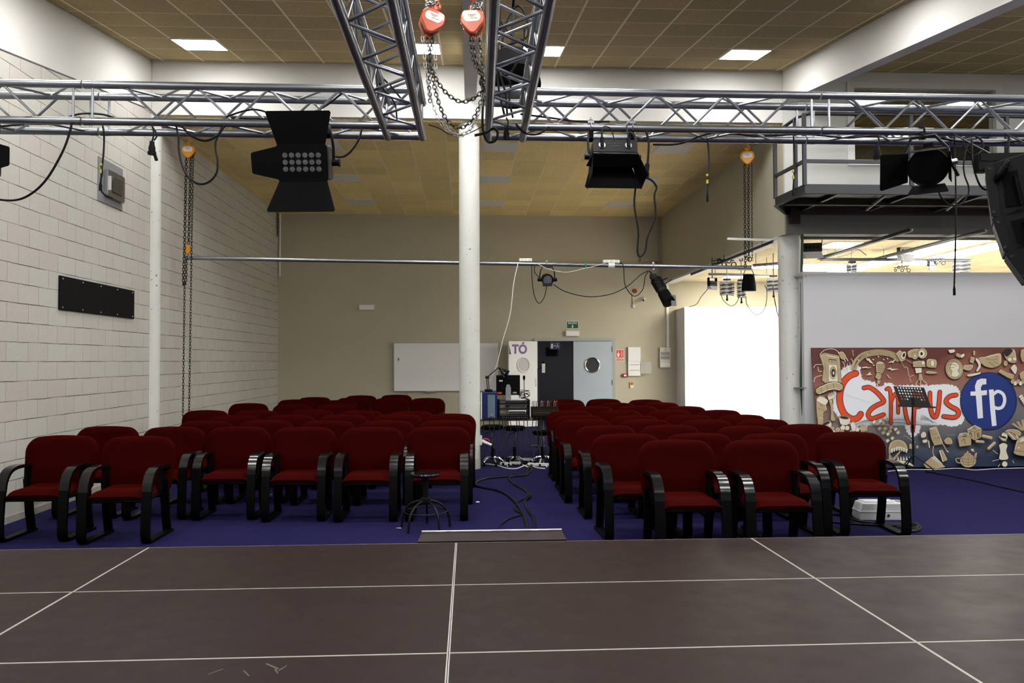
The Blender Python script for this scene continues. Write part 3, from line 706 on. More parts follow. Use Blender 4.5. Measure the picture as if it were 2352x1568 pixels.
for (px, lbl) in ((990, 'bundle of zinc chain wrapped above the left orange hoist'), (1092, 'bundle of zinc chain wrapped above the right orange hoist')):
    m = M(); random.seed(px)
    for k in range(5):
        q = [A(px+random.uniform(-14, 14), 14+random.uniform(-10, 16), YC+random.uniform(-.03, .05)) for _ in range(4)]
        chain_mesh(m, q, .035, .0035, .012)
    chain_mesh(m, [A(px, 5, YC), A(px+2, -60, YC), A(px+2, -180, YC+.05)], .035, .0035, .012)
    # the sling goes on up to the beam above
    top = A(px, -180, YC+.05); m.tube([top, Vector((top.x, top.y, zc(top.y)-.002))], .006, 6)
    solo(m, 'chain_sling', 'chain_zinc', lbl, 'chain', 'zinc chain slings above the orange hoists')
def chain(lbl, pts, mat='chain_dark', group=None, **k):
    return solo(chain_mesh(M(), pts, **k), 'chain', mat, lbl, 'chain', group)
gC = 'loops of load and hand chain between the orange hoists'
chain('heavy dark chain hanging from the left orange hoist, sagging highest across to the right hoist', [A(980, 80, YC), A(986, 120, YC), A(990, 155, YC), A(1010, 195, YC), A(1035, 222, YC), A(1062, 234, YC), A(1092, 224, YC), A(1109, 205, YC)], group=gC, L=.032, r=.0035, wd=.0105)
chain('dark chain dropping from the left orange hoist into the lowest heavy loop', [A(994, 80, YC+.02), A(989, 125, YC+.02), A(992, 165, YC+.02), A(1004, 225, YC+.02), A(1026, 275, YC+.02), A(1055, 294, YC+.02), A(1085, 275, YC+.02), A(1104, 235, YC+.02), A(1110, 205, YC+.02)], group=gC, L=.032, r=.0035, wd=.0105)
chain('thin zinc hand chain hanging lowest between the orange hoists', [A(969, 75, YC-.02), A(974, 120, YC-.02), A(980, 180, YC-.02), A(990, 225, YC-.02), A(1008, 275, YC-.02), A(1035, 304, YC-.02), A(1060, 309, YC-.02), A(1085, 290, YC-.02), A(1103, 250, YC-.02), A(1109, 215, YC-.02)], 'chain_zinc', gC, L=.036, r=.0022, wd=.008)
chain('thin zinc chain beside the heavy loop of the left orange hoist', [A(998, 78, YC+.05), A(1000, 130, YC+.05), A(1003, 190, YC+.05), A(1012, 250, YC+.05), A(1030, 290, YC+.05), A(1055, 312, YC+.05), A(1080, 300, YC+.05), A(1098, 265, YC+.05)], 'chain_zinc', gC, L=.036, r=.0022, wd=.008)
chain('short dark chain from the left hoist down to the left truss corner', [A(985, 130, YC+.1), A(984, 175, YC+.15), A(987, 215, YC+.25), A(988, 235, YC+.3)], group=gC, L=.032, r=.0035, wd=.0105)
chain('doubled dark chain hanging from the right orange hoist, left strand', [A(1079, 85, YC+.05), A(1083, 115, YC+.05), A(1090, 145, YC+.05), A(1104, 170, YC+.05), A(1110, 205, YC+.05)], group=gC, L=.032, r=.0038, wd=.011)
chain('dark chain hanging from the right orange hoist, middle strand', [A(1086, 85, YC+.02), A(1090, 120, YC+.02), A(1098, 150, YC+.02), A(1109, 180, YC+.02), A(1111, 240, YC+.05)], group=gC, L=.032, r=.0038, wd=.011)
chain('dark chain hanging from the right orange hoist, right strand by the truss', [A(1101, 85, YC+.06), A(1104, 115, YC+.06), A(1107, 145, YC+.06), A(1110, 185, YC+.06)], group=gC, L=.032, r=.0035, wd=.0105)
# wall hoists that carry the far pipe
YP = 12.25
hl = at(434, 348, Y=YP-.03); hoist('chain_hoist', 'yellow chain hoist high by the left wall above the pipe end', hl, 1.35, 'yellow_paint', 0, .1)
hr = at(1716, 362, Y=YP-.03); hoist('chain_hoist', 'yellow chain hoist high by the right wall above the hanging black bag', hr, 1.45, 'yellow_paint', 0, -.3)
for h, top in ((hl, ZB), (hr, ZB)):
    m = M(); m.tube([h+Vector((0, 0, .14)), Vector((h.x, h.y, top))], .006, 6)
    solo(m, 'hoist_strap', 'steel', 'short steel strap holding the %s yellow hoist to the ceiling' % ('left' if h is hl else 'right'), 'strap')
gW = 'long chains of the wall hoists'
yq = YP-.04
chain('black load chain of the left yellow hoist, left strand', [A(428, 362, yq), A(426, 450, yq), A(424, 560, yq), A(421, 640, yq), A(423, 655, yq), A(427, 640, yq), A(428, 590, yq)], group=gW, L=.055, r=.006, wd=.017)
chain('black load chain of the left yellow hoist, right strand', [A(438, 362, yq+.03), A(436, 450, yq+.03), A(433, 560, yq+.03)], group=gW, L=.055, r=.006, wd=.017)
chain('thin hand chain by the left wall reaching down to the chairs, left strand', [A(424, 655, yq), A(422, 800, yq), A(420, 960, yq)], group=gW, L=.06, r=.004, wd=.012)
chain('thin hand chain by the left wall reaching down to the chairs, right strand', [A(444, 355, yq), A(441, 500, yq), A(438, 700, yq), A(435, 900, yq), A(434, 955, yq)], group=gW, L=.06, r=.004, wd=.012)
chain('black load chain of the right yellow hoist, left strand', [A(1710, 375, yq), A(1711, 470, yq), A(1712, 613, yq)], group=gW, L=.055, r=.006, wd=.017)
chain('black load chain of the right yellow hoist, right strand', [A(1719, 375, yq+.03), A(1719, 470, yq+.03), A(1720, 598, yq+.03)], group=gW, L=.055, r=.006, wd=.017)
chain('thin hand chain of the right yellow hoist', [A(1727, 375, yq), A(1727, 470, yq), A(1728, 598, yq)], group=gW, L=.06, r=.0035, wd=.011)
chain('short rusty chain hanging in the back left corner below the ceiling', [A(637, 480, 18.8), A(637, 510, 18.8), A(637, 541, 18.8)], L=.07, r=.007, wd=.02)
chain('short thin chain hanging in the back right corner below the ceiling', [A(1528, 498, 18.8), A(1528, 520, 18.8), A(1527, 545, 18.8)], L=.07, r=.005, wd=.016)
t = thing('pulley_hook', 'yellow hook block fastened to the left end of the far pipe', 'hook', A(431, 576, YP))
M().prism(rrect(.075, .14, .03), -.03, .03, facing((0, 0, .02))).build('block', 'yellow_paint', t, bevel=.008)
m = M(); hook(m, (0, 0, -.06), 1.4); m.torus(facing((0, 0, -.105)), .034, .007, 16, 6); m.build('hook', 'steel', t)
# far pipe
pL = at(430, 592, Y=YP); pR = at(1718, 615, Y=YP)
t = thing('hanging_pipe', 'long thin silver pipe hanging across the hall behind the middle pillar', 'pipe', (pL+pR)/2)
m = M().cyl(pL, pR, .031, n=16); m.build('tube', 'aluminium', t, local=False)
M().cyl(pR-Vector((.15, 0, 0)), pR+Vector((.05, 0, .0)), .038, n=16).build('end_sleeve', 'steel', t, local=False)
def onpipe(px, dz=0): 
    k = (at(px, 600, Y=YP).x-pL.x)/(pR.x-pL.x); return pL.lerp(pR, k)+Vector((0, 0, dz))
# ------------------------------------------------------------------ cables helper
def cable(lbl, pts, r=.006, mat='cable_black', Y=None, cat='cable', name='cable', group=None, k=8):
    P = [(at(p[0], p[1], Y=(p[2] if len(p) > 2 else Y))) for p in pts]
    return solo(M().tube(spline(P, k), r, 6), name, mat, lbl, cat, group)
gT = 'black cables hanging from the trusses'
YF, YR = 5.2, 5.44
cable('black cable looping down from the left truss to the left edge of the photo', [(165, 282), (160, 305), (143, 350), (108, 410), (70, 446), (30, 460), (-30, 455)], .007, Y=5.18, group=gT)
cable('thin black cable hanging in front of the wall ventilation grille', [(235, 283), (239, 310), (238, 350), (234, 390), (232, 430), (238, 445), (258, 455)], .006, Y=5.3, group=gT)
cable('black cable in a wide loop below the left truss, right of the pillar', [(404, 285), (410, 315), (412, 350), (425, 395), (450, 420), (475, 420), (496, 400), (500, 370), (495, 330), (510, 292)], .007, Y=5.22, group=gT)
cable('black cable in a short sag below the left truss', [(415, 287), (440, 312), (470, 323), (498, 312), (515, 290)], .008, Y=5.16, group=gT)
cable('black cable from the truss to the side of the left barn door floodlight', [(831, 295), (825, 318), (808, 345), (790, 359), (770, 360)], .007, Y=5.05, group=gT)
cable('black cables lying over the bottom chord of the left truss near the floodlight', [(520, 268), (560, 255), (590, 252), (620, 262), (645, 284), (662, 300)], .006, Y=5.16, group=gT)
cable('black cable resting on the left truss, rising to its upper chord', [(520, 270), (600, 273), (680, 270), (740, 248), (785, 215)], .006, Y=5.28, group=gT)
cable('black cable lying inside the left truss by its splice', [(0, 290), (60, 285), (120, 283), (180, 262), (230, 262), (262, 270)], .007, Y=5.32, group=gT)
cable('black cable lying along the rear bottom chord of the right truss', [(1500, 332), (1560, 330), (1640, 305), (1740, 312), (1850, 308), (1950, 316), (2040, 305), (2110, 295)], .007, Y=5.36, group=gT)
cable('black cable along the bottom of the right truss towards the right edge', [(2150, 315), (2210, 325), (2290, 328), (2380, 318)], .008, Y=5.3, group=gT)
cable('black cable lying on the lower chord right of the right truss corner', [(1195, 262), (1260, 270), (1330, 279), (1400, 279)], .006, Y=5.2, group=gT)
cable('black cable sagging under the right truss from its corner', [(1185, 285), (1205, 305), (1235, 308), (1262, 292)], .007, Y=5.1, group=gT)
cable('thin black wire sagging across the gap between the two trusses', [(984, 286), (1010, 295), (1030, 307), (1060, 311), (1090, 300), (1115, 285)], .0035, Y=5.0, group=gT)
cable('thick black cable coil hanging at the foot of the right truss corner', [(1108, 175), (1103, 190), (1110, 210), (1108, 280), (1112, 310), (1122, 326), (1138, 322), (1143, 305), (1134, 295), (1115, 305), (1090, 311)], .009, Y=5.0, group=gT)
for i, (lbl, P) in enumerate((
    ('black cable looping inside the right arm of truss near the top', [(1150, 130), (1160, 60), (1185, 15), (1205, 30), (1212, 80), (1190, 95), (1150, 108)]),
    ('black cable crossing inside the right arm of truss', [(1146, 45), (1175, 80), (1205, 105), (1222, 115)]),
    ('black cable hanging straight inside the right arm of truss', [(1148, 0), (1147, 60), (1142, 120), (1145, 200), (1158, 262)]),
    ('black cable twisting down inside the right arm of truss', [(1140, 90), (1150, 160), (1172, 190), (1170, 230), (1178, 270)]),
    ('black cable bunch dropping behind the right arm of truss', [(1144, 110), (1142, 150), (1160, 210), (1165, 262)]),
    ('black cable slanting through the right arm of truss', [(1205, 55), (1200, 110), (1178, 160), (1160, 172), (1143, 150)]))):
    cable(lbl, P, .007, Y=4.95-.12*(i % 3), group='black cables inside the right truss arm')
for i, (lbl, P) in enumerate((
    ('black cable running along inside the left arm of truss', [(815, 0), (835, 40), (850, 130), (870, 190), (905, 235), (912, 275)]),
    ('black cable tail inside the left arm of truss', [(845, 110), (868, 165), (900, 200), (920, 225)]))):
    cable(lbl, P, .006, Y=5.0, group='black cables inside the left truss arm')
def plug(lbl, px, py0, py1, pyc, Y, wd, sock=True, yellow=False, name='cable_socket'):
    """a cable end hanging from the truss with a connector"""
    a = at(px, py0, Y=Y); b = at(px, pyc, Y=Y); c = at(px, py1, Y=Y); L = b.z-c.z
    t = thing(name, lbl, 'cable', c)
    M().tube(spline([a-c, (a-c)*.5+(b-c)*.5+Vector((.012, 0, 0)), b-c], 5), .0055, 6).build('cord', 'cable_black', t)
    if sock: M().lathe([(wd*.55, L), (wd*.6, L*.75), (wd*.8, L*.55), (wd*.8, L*.25), (wd, L*.22), (wd, .0), (wd*.6, 0)][::-1], n=16).build('socket', 'black_plastic', t)
    else: M().lathe([(.004, L), (wd*.7, L*.7), (wd, L*.55), (wd, 0), (.001, 0)][::-1], n=12).build('plug', 'black_plastic', t)
    if yellow: M().cyl((.001, 0, L+.05), (.001, 0, L+.075), .008, n=8).cyl((0, 0, L+.10), (0, 0, L+.115), .008, n=8).build('tape', 'yellow_tape', t)
    return t
t = plug('black multi socket hanging by two cords from the left truss above the pilaster', 349, 288, 355, 325, 5.15, .026)
M().tube(spline([(.012, 0, .09), (.03, 0, .13), (-.01, 0, .2)], 5), .005, 6).build('cord', 'cable_black', t)
M().box(.008, .026, -.01, .01, -.045, .02, T=Matrix.Rotation(-.3, 4, 'Y')).build('lid', 'black_plastic', t, bevel=.003)
plug('small black plug hanging below the right truss, left of the yellow hoist', 1625, 318, 464, 438, 5.3, .008, False, True, 'cable_plug')
plug('small black plug on a cable hanging in front of the balcony railing post', 1822, 305, 450, 428, 5.3, .008, False, True, 'cable_plug')
plug('black round socket hanging below the right truss over the balcony', 2015, 310, 365, 335, 5.1, .026)
plug('tiny plug on the thin cable hanging in front of the grey partition', 2192, 312, 678, 652, 5.3, .0085, False, False, 'cable_plug')
plug('small black plug taped to the cable in front of the wall ventilation grille', 231, 375, 438, 415, 5.29, .011, False, True, 'cable_plug')
plug('black round socket hanging under the right truss by its corner', 1163, 270, 320, 295, 5.1, .024)
cable('black cable dropping from the right truss to a round connector beside the right floodlight', [(1484, 300), (1490, 330), (1487, 380)], .008, Y=5.15, group=gT)
t = thing('cable_socket', 'black round connector joining two cables right of the right floodlight', 'connector', A(1481, 408, 5.15), rot=(0, .2, 0))
M().lathe([(.012, -.005), (.026, 0), (.026, .03), (.019, .035), (.017, .085), (.008, .1)], n=16).build('body', 'black_plastic', t)
cable('black cable hanging in a long loop below the right floodlight and its connector', [(1432, 345), (1445, 385), (1460, 410), (1457, 470), (1466, 530), (1464, 575), (1470, 589), (1482, 575), (1487, 545), (1505, 495), (1503, 450), (1508, 430), (1498, 415), (1484, 408)], .0065, Y=5.1, group=gT)
cable('thin black cable looping beside the round par lamp', [(2155, 430), (2160, 450), (2180, 470), (2205, 470), (2222, 450), (2225, 430), (2215, 400), (2214, 370), (2222, 330)], .005, Y=5.0, group=gT)
cable('black cable hanging from the right truss to the loudspeaker connector', [(2232, 318), (2234, 370), (2248, 420), (2265, 436), (2285, 425), (2292, 405), (2300, 390)], .006, Y=4.9, group=gT)
cable('black cable loop tied under the right truss beside the loudspeaker', [(2213, 315), (2216, 340), (2236, 357), (2256, 345), (2256, 325), (2240, 312)], .006, Y=5.1, group=gT)
cable('black cable dropping into the loudspeaker from the right truss', [(2318, 312), (2314, 350), (2310, 380), (2300, 395)], .007, Y=4.85, group=gT)
# ------------------------------------------------------------------ barn door floodlights
def flap(parent, T_, w0, w1, h, mat='black_matt', name='barn_door'):
    return M().prism([(-w0/2, 0), (w0/2, 0), (w1/2, h*.94), (w1/2-.008, h), (-w1/2+.008, h), (-w1/2, h*.94)], -.0015, .0015, T_).build(name, mat, parent, False)
def hinge(loc, out, tilt_axis, ang): return None
def flood(lbl, loc, rot, W=.30, H=.215, D=.16, doors=(1, 1, 1, 0), lens=(6, 3), clamps=()):
    """local -y is the shining side"""
    t = thing('barn_door_floodlight', lbl, 'stage light', loc, rot=rot)
    M().prism(rrect(W, H, .025), 0, D, facing((0, D/2, 0))).build('housing', 'black_metal', t)
    M().prism(rrect(W+.016, H+.016, .026), 0, .014, facing((0, -D/2+.002, 0))).build('front_frame', 'black_matt', t)
    nx, ny = lens
    for i in range(nx):
        for j in range(ny):
            x = (i-(nx-1)/2)*.0415; z = (j-(ny-1)/2)*.042+.004
            M().lathe([(.0165, 0), (.0165, .003), (.0125, .004), (.011, .0015), (.0001, .0045)], facing((x, -D/2-.012, z)), 14).build('lens', 'lens_glass', t)
    return t
def Rm(rx=0, ry=0, rz=0): return Euler((rx, ry, rz)).to_matrix().to_4x4()
# left floodlight: faces the viewer, turned slightly to its left
c = at(703, 374, Y=5.03)
t = flood('black LED floodlight with eighteen lenses and open barn doors under the left truss', c, (radians(14), 0, radians(-4)))
fy = -.088
def door(side, w0, w1, h, ang, mat='black_matt', W=.30, H=.215, par=None):
    # side: 0 top, 1 bottom, 2 left, 3 right; ang: opening from the lens plane outward
    if side == 0: T_ = Matrix.Translation((0, fy, H/2+.004)) @ Rm(pi/2-ang) 
    if side == 1: T_ = Matrix.Translation((0, fy, -H/2-.004)) @ Matrix.Rotation(pi, 4, 'Y') @ Rm(pi/2-ang)
    if side == 2: T_ = Matrix.Translation((-W/2-.004, fy, 0)) @ Matrix.Rotation(-pi/2, 4, 'Y') @ Rm(pi/2-ang)
    if side == 3: T_ = Matrix.Translation((W/2+.004, fy, 0)) @ Matrix.Rotation(pi/2, 4, 'Y') @ Rm(pi/2-ang)
    # local y of the flap points away from the hinge; Rm tips it towards the viewer
    return flap(par, T_, w0, w1, h, mat)
door(0, .30, .40, .20, radians(-8), par=t); door(1, .30, .42, .21, radians(-30), par=t); door(2, .20, .13, .155, radians(-12), par=t)
m = M(); m.tube(spline([(.175, .0, 0), (.178, .0, .1), (.165, .0, .19), (.15, .03, .235)], 6), .009, 6); m.tube(spline([(-.165, .0, 0), (-.165, .02, .1), (-.14, .03, .2), (-.13, .03, .235)], 6), .009, 6); m.box(-.14, .16, .02, .04, .228, .238)
m.build('yoke', 'black_metal', t); M().cyl((.165, 0, 0), (.205, 0, 0), .022, n=10).cyl((.205, 0, 0), (.215, 0, 0), .026, n=8).build('yoke_knob', 'black_plastic', t)
clamp(t, at(653, 281, Y=5.2), mat='black_metal'); clamp(t, at(750, 283, Y=5.2), mat='black_metal')
for px in (653, 750): M().cyl(at(px, 290, Y=5.2), at(px+2, 312, Y=5.15), .021, n=10).build('clamp_post', 'black_matt', t, local=False)
m = M(); 
for k in range(2): m.tube([at(664+k*4, 290, Y=5.1), at(668+k*4, 303, Y=5.08)], .004, 6)
m.build('tape', 'yellow_tape', t, local=False)
# right floodlight: hangs face down, socket side towards the viewer
c = at(1408, 358, Y=5.05)
t = thing('barn_door_floodlight', 'black floodlight with plugs on its back and drooping barn doors under the right truss', 'stage light', c, rot=(radians(-18), 0, radians(1)))
W, H = .285, .13
M().prism(rrect(W, .10, .022), -.08, .08, facing((0, 0, .02))).build('housing', 'black_metal', t)
M().prism(rrect(W+.012, .17, .02), -.008, .008, Matrix.Translation((0, 0, -.03))).build('front_frame', 'black_matt', t)
def dn(o, az, w0, w1, h, ang, mat):      # hangs downward from a hinge, swung out by ang towards azimuth az
    T_ = Matrix.Translation(o) @ Matrix.Rotation(az, 4, 'Z') @ Rm(-pi/2-ang); flap(t, T_ @ Matrix.Identity(4), w0, w1, h, mat)
dn((0, -.088, -.035), 0, .29, .36, .10, radians(-65), 'black_metal')
dn((0, .088, -.035), 0, .28, .37, .17, radians(10), 'black_matt')
dn((-.146, 0, -.035), pi/2, .16, .20, .16, radians(-6), 'black_matt')
dn((.146, 0, -.035), pi/2, .16, .20, .16, radians(16), 'black_matt')
m = M().box(-.14, .14, -.087, -.0865, -.04, -.03)
for s in (-1, 1): m.tube(spline([(s*.155, 0, -.01), (s*.158, 0, .08), (s*.152, 0, .16), (s*.14, .06, .225)], 6), .008, 6)
m.build('yoke', 'black_metal', t); M().cyl((-.155, 0, -.01), (-.185, 0, -.01), .018, n=10).cyl((.155, 0, -.01), (.18, 0, -.01), .018, n=10).build('yoke_knob', 'black_plastic', t)
m = M()
for x in (-.085, .085): m.cyl((x, -.08, .025), (x, -.088, .025), .022, n=16)
m.build('connector_plate', 'steel', t)
m = M()
for k in range(5): m.cyl((-.04+.02*k, -.08, .04), (-.04+.02*k, -.083, .04), .004, n=8)
m.box(-.03, .035, -.0815, -.08, .02, .024); m.build('indicator', 'lens_glass', t)
for x, tl_ in ((-.085, .1), (.085, .12)):
    M().cyl((x, -.09, .01), (x, -.10, .07), .012, n=10).cyl((x, -.10, .07), (x, -.105, .10), .006, n=8).build('plug', 'black_plastic', t)
M().tube(spline([(-.085, -.105, .09), (-.07, -.1, .15), (-.02, -.08, .15), (.0, -.08, .06)], 6), .004, 6).tube(spline([(.085, -.105, .09), (.08, -.1, .16), (.12, -.06, .2)], 6), .005, 6).build('cord', 'cable_black', t)
clamp(t, at(1357, 293, Y=5.2)); clamp(t, at(1452, 294, Y=5.2))
for px in (1357, 1451): M().cyl(at(px, 300, Y=5.2), at(px-1, 322, Y=5.15), .019, n=10).build('clamp_post', 'black_matt', t, local=False)
# partly visible lamp at the left edge
t = thing('barn_door_floodlight', 'edge of a black barn door lamp cut by the left border of the photo', 'stage light', at(-50, 365, Y=5.1))
M().prism(rrect(.24, .2, .02), 0, .14, facing((-.02, .07, 0))).build('housing', 'black_metal', t); fy = -.07
door(3, .19, .12, .13, radians(-4), W=.2, par=t); door(0, .24, .32, .13, radians(-30), W=.24, H=.2, par=t)
M().tube(spline([(-.14, 0, 0), (-.14, 0, .1), (-.1, .05, .24)], 6), .008, 6).tube(spline([(.10, 0, 0), (.10, .03, .12), (.08, .08, .24)], 6), .008, 6).build('yoke', 'black_metal', t)
clamp(t, at(-30, 275, Y=5.2))
# round par lamp with barn doors on the right
ax = Vector((-.42, -.62, -.30)).normalized(); c = at(2132, 382, Y=5.05)
t = thing('par_can_light', 'round black LED par lamp with barn doors, turned left under the right truss', 'stage light', c)
Tx = facing((0, 0, 0), ax)
M().lathe([(.05, -.16), (.085, -.14), (.105, -.10), (.112, -.02), (.118, .0), (.118, .03), (.108, .032)], Tx, 28).build('can', 'black_metal', t)
M().lathe([(.0001, .012), (.108, .012), (.108, .022)], Tx, 28).build('face_plate', 'black_matt', t)
m = M(); pts = [(0, 0)]+[(.032*cos(pi*k/3), .032*sin(pi*k/3)) for k in range(6)]+[(.062*cos(pi*k/6+.2), .062*sin(pi*k/6+.2)) for k in range(12)]+[(.09*cos(pi*k/8), .09*sin(pi*k/8)) for k in range(16)]
for x, y in pts: M().lathe([(.0125, .012), (.0125, .017), (.009, .018), (.0001, .0205)], Tx @ Matrix.Translation((x, y, 0)), 10).build('lens', 'lens_dark', t)
for a, w0, w1, h, tl_ in ((pi*.98, .19, .24, .20, .30), (pi*.5, .19, .26, .22, 2.3), (0, .17, .2, .08, 2.0), (-pi*.5, .19, .24, .12, 1.9)):
    T_ = Tx @ Matrix.Rotation(a-pi/2, 4, 'Z') @ Matrix.Translation((0, .118, .032)) @ Rm(pi/2*.35+tl_*.4); flap(t, T_, w0, w1, h)
M().torus(Tx @ Matrix.Translation((0, 0, .034)), .12, .006, 32, 6).build('door_ring', 'black_metal', t)
sx = Tx @ Vector((1, 0, 0)); b1 = Tx @ Vector((.13, 0, -.06)); b2 = Tx @ Vector((-.13, 0, -.06)); topp = at(2120, 314, Y=5.1)-c
m = M(); m.tube([b1, b1*.6+topp*.5+sx*.05, topp+sx*.07, topp-sx*.07, b2*.6+topp*.5-sx*.05, b2], .011, 6); m.tube([b1, b1+Vector((.05, 0, -.09))], .01, 6); m.build('yoke', 'black_metal', t)
M().cyl(b1, b1*1.25, .02, n=10).build('yoke_knob', 'steel', t)
clamp(t, at(2118, 302, Y=5.2), mat='black_metal'); M().cyl(at(2118, 306, Y=5.2), c+topp, .016, n=10).build('clamp_post', 'black_matt', t, local=False)
M().box(-.03, .03, -.03, .03, -.02, .0, T=Tx @ Matrix.Translation((0, .11, -.1))).build('control_box', 'black_metal', t)
# dark lamp seen inside the right arm of truss
t = thing('par_can_light', 'large black lamp body seen through the right truss arm', 'stage light', at(1178, 178, Y=6.0))
M().lathe([(.13, -.16), (.19, -.12), (.2, .0), (.2, .12), (.18, .13), (.0001, .13)], facing((0, 0, 0), (.1, -.6, -.8)), 28).build('can', 'black_matt', t)
M().box(-.16, .18, -.1, .1, -.2, .03).build('control_box', 'black_metal', t, bevel=.01)
M().tube([(0, .02, .18), (0, 0, .5), (0, -.3, .62), (0, -.56, .45)], .014, 8).build('bracket', 'black_metal', t)
# line array loudspeaker
cab = [((2264, 378), (2276, 505)), ((2270, 512), (2292, 590)), ((2288, 594), (2328, 655))]
t = thing('line_array_loudspeaker', 'curved stack of black line array loudspeakers hanging at the right edge', 'loudspeaker', at(2330, 500, Y=4.75))
o = at(2265, 378, Y=4.62); ang = 0; cur = Vector((o.x, 4.62, o.z)); hgt = [.325, .215, .195]; angs = [-.07, -.22, -.48]
for k in range(3):
    T_ = Matrix.Translation(cur) @ Matrix.Rotation(radians(-33), 4, 'Z') @ Matrix.Rotation(angs[k], 4, 'Y')
    h = hgt[k]
    pc_ = M().prism([(0, 0), (.008, -h), (.60, -h-.06), (.62, .09)], 0, .42, T_ @ Matrix(((1, 0, 0, 0), (0, 0, 1, 0), (0, 1, 0, 0), (0, 0, 0, 1)))).build('cabinet', 'speaker_black', t, False, .006, local=False)
    M().prism([(-.012, .0), (.0, -h+.004), (.05, -h+.0), (.04, .01)], -.012, .0, T_ @ Matrix(((1, 0, 0, 0), (0, 0, 1, 0), (0, 1, 0, 0), (0, 0, 0, 1)))).build('rigging_rail', 'black_metal', pc_, False, local=False)
    m = M()
    for x0 in (.08, .2): m.box(x0, x0+.075, -.006, .001, -h*.85, -h*.2, T=T_)
    m.build('side_recess', 'black_matt', pc_, False, local=False)
    M().cyl(T_ @ Vector((.14, -.012, -h*.3)), T_ @ Vector((.16, -.012, -h*.85)), .012, n=10).build('handle', 'black_plastic', pc_, local=False)
    for z in (-.03, -h+.03): M().cyl(T_ @ Vector((.014, -.018, z)), T_ @ Vector((.014, -.008, z)), .009, n=10).build('rigging_pin', 'rail_dark', pc_, local=False)
    cur = T_ @ Vector((.012, 0, -h-.008))
a = Vector((o.x+.02, 4.7, o.z+.06)); m = M().bar(a+Vector((-.02, 0, -.0)), a+Vector((.6, 0, .02)), .06, .045).bar(a+Vector((0, 0, -.09)), a+Vector((0, 0, .02)), .05, .06)
m.build('top_frame', 'black_metal', t, local=False)
for e in (.12, .5): M().cyl(a+Vector((e, 0, .0)), Vector((a.x+e, 5.2, ZT0)), .005, n=8).build('steel_rope', 'black_metal', t, local=False)
t = thing('cable_socket', 'black connector plugged in front of the line array loudspeaker', 'connector', at(2300, 395, Y=4.55), rot=(.2, .5, 0))
M().lathe([(.010, -.06), (.02, -.05), (.026, -.01), (.026, .03), (.015, .035), (.012, .07), (.006, .08)], n=16).build('body', 'black_plastic', t)
# ================================================================== left wall fittings
p0 = at(224, 358, X=XL); p1 = at(280, 483, X=XL)
yc, zc_ = (p0.y+p1.y)/2, (at(224, 470, X=XL).z+at(280, 385, X=XL).z)/2
gy0, gy1 = at(224, 400, X=XL).y, at(280, 400, X=XL).y; gz0, gz1 = at(224, 460, X=XL).z, at(224, 358, X=XL).z
TW = Matrix.Translation((XL, 0, 0)) @ Matrix(((0, 0, 1, 0), (1, 0, 0, 0), (0, 1, 0, 0), (0, 0, 0, 1)))   # x->Y, y->Z, z->into room
t = thing('wall_vent', 'grey metal plate with a louvred ventilation grille on the left block wall', 'vent', (XL, (gy0+gy1)/2, gz0))
w_ = gy1-gy0; h_ = gz1-gz0; TL = Matrix(((0, 0, 1, 0), (1, 0, 0, 0), (0, 1, 0, 0), (0, 0, 0, 1)))
M().prism([(-w_/2, 0), (w_/2, 0), (w_/2, h_), (-w_/2, h_)], 0, .012, TL).build('plate', 'grey_metal_sheet', t, False)
M().prism(rrect(w_*.72, h_*.62, .02, 4, .05, h_*.47), .012, .06, TL).build('grille_frame', 'steel', t, False, .004)
m = M().prism(rrect(w_*.42, h_*.38, .005, 2, .06, h_*.48), .06, .061, TL); m.build('opening', 'black_matt', t, False)
m = M()
for k in range(11): z = h_*(.30+.034*k); m.box(.06, .074, .06-w_*.2, .06+w_*.2, z, z+.012)
m.build('louvre', 'steel', t, False)
M().box(.012, .09, -w_*.27, -w_*.245, h_*.3, h_*.62).build('side_bar', 'white_metal', t, False)
q0 = at(134, 632, X=XL); q1 = at(305, 733, X=XL); za, zb = at(134, 711, X=XL).z, at(134, 632, X=XL).z
t = thing('wall_panel', 'black rectangular board screwed to the left block wall', 'board', (XL, (q0.y+q1.y)/2, za))
wy = (q1.y-q0.y)/2
M().prism([(-wy, 0), (wy, 0), (wy, zb-za), (-wy, zb-za)], 0, .02, TL).build('board', 'dark_board', t, False, .003)
for k in range(5):
    for z in (.03, zb-za-.03): M().cyl((.02, -wy+.06+k*(2*wy-.12)/4, z), (.024, -wy+.06+k*(2*wy-.12)/4, z), .008, n=8).build('screw', 'white_metal', t)
# ================================================================== back wall fittings (plane Y = YB)
def BW(px, py, dy=0): return at(px, py, Y=YB-dy)
def wallbox(name, lbl, cat, x0, y0, x1, y1, dep, mat, part='body', bevel=.004):
    a = BW(x0, y1, dep); b = BW(x1, y0, dep); t = thing(name, lbl, cat, ((a.x+b.x)/2, YB, a.z)); w2 = (b.x-a.x)/2
    M().box(-w2, w2, -dep, 0, 0, b.z-a.z).build(part, mat, t, False, bevel); t['w'] = w2; t['h'] = b.z-a.z
    w2, h2 = t['w'], t['h']; del t['w']; del t['h']
    return t, w2, h2
t, w2, h2 = wallbox('whiteboard', 'large blank whiteboard on the back wall behind the middle pillar', 'whiteboard', 905, 787, 1145, 898, .04, 'white_board', 'surface')
m = M().box(-w2-.012, w2+.012, -.05, 0, -.012, .004).box(-w2-.012, w2+.012, -.05, 0, h2-.004, h2+.012).box(-w2-.012, -w2+.004, -.05, 0, 0, h2).box(w2-.004, w2+.012, -.05, 0, 0, h2); m.build('frame', 'steel', t, False)
M().box(-w2+.75, -w2+.98, -.12, -.05, -.03, .0).build('tray', 'grey_plastic', t, False, .004)
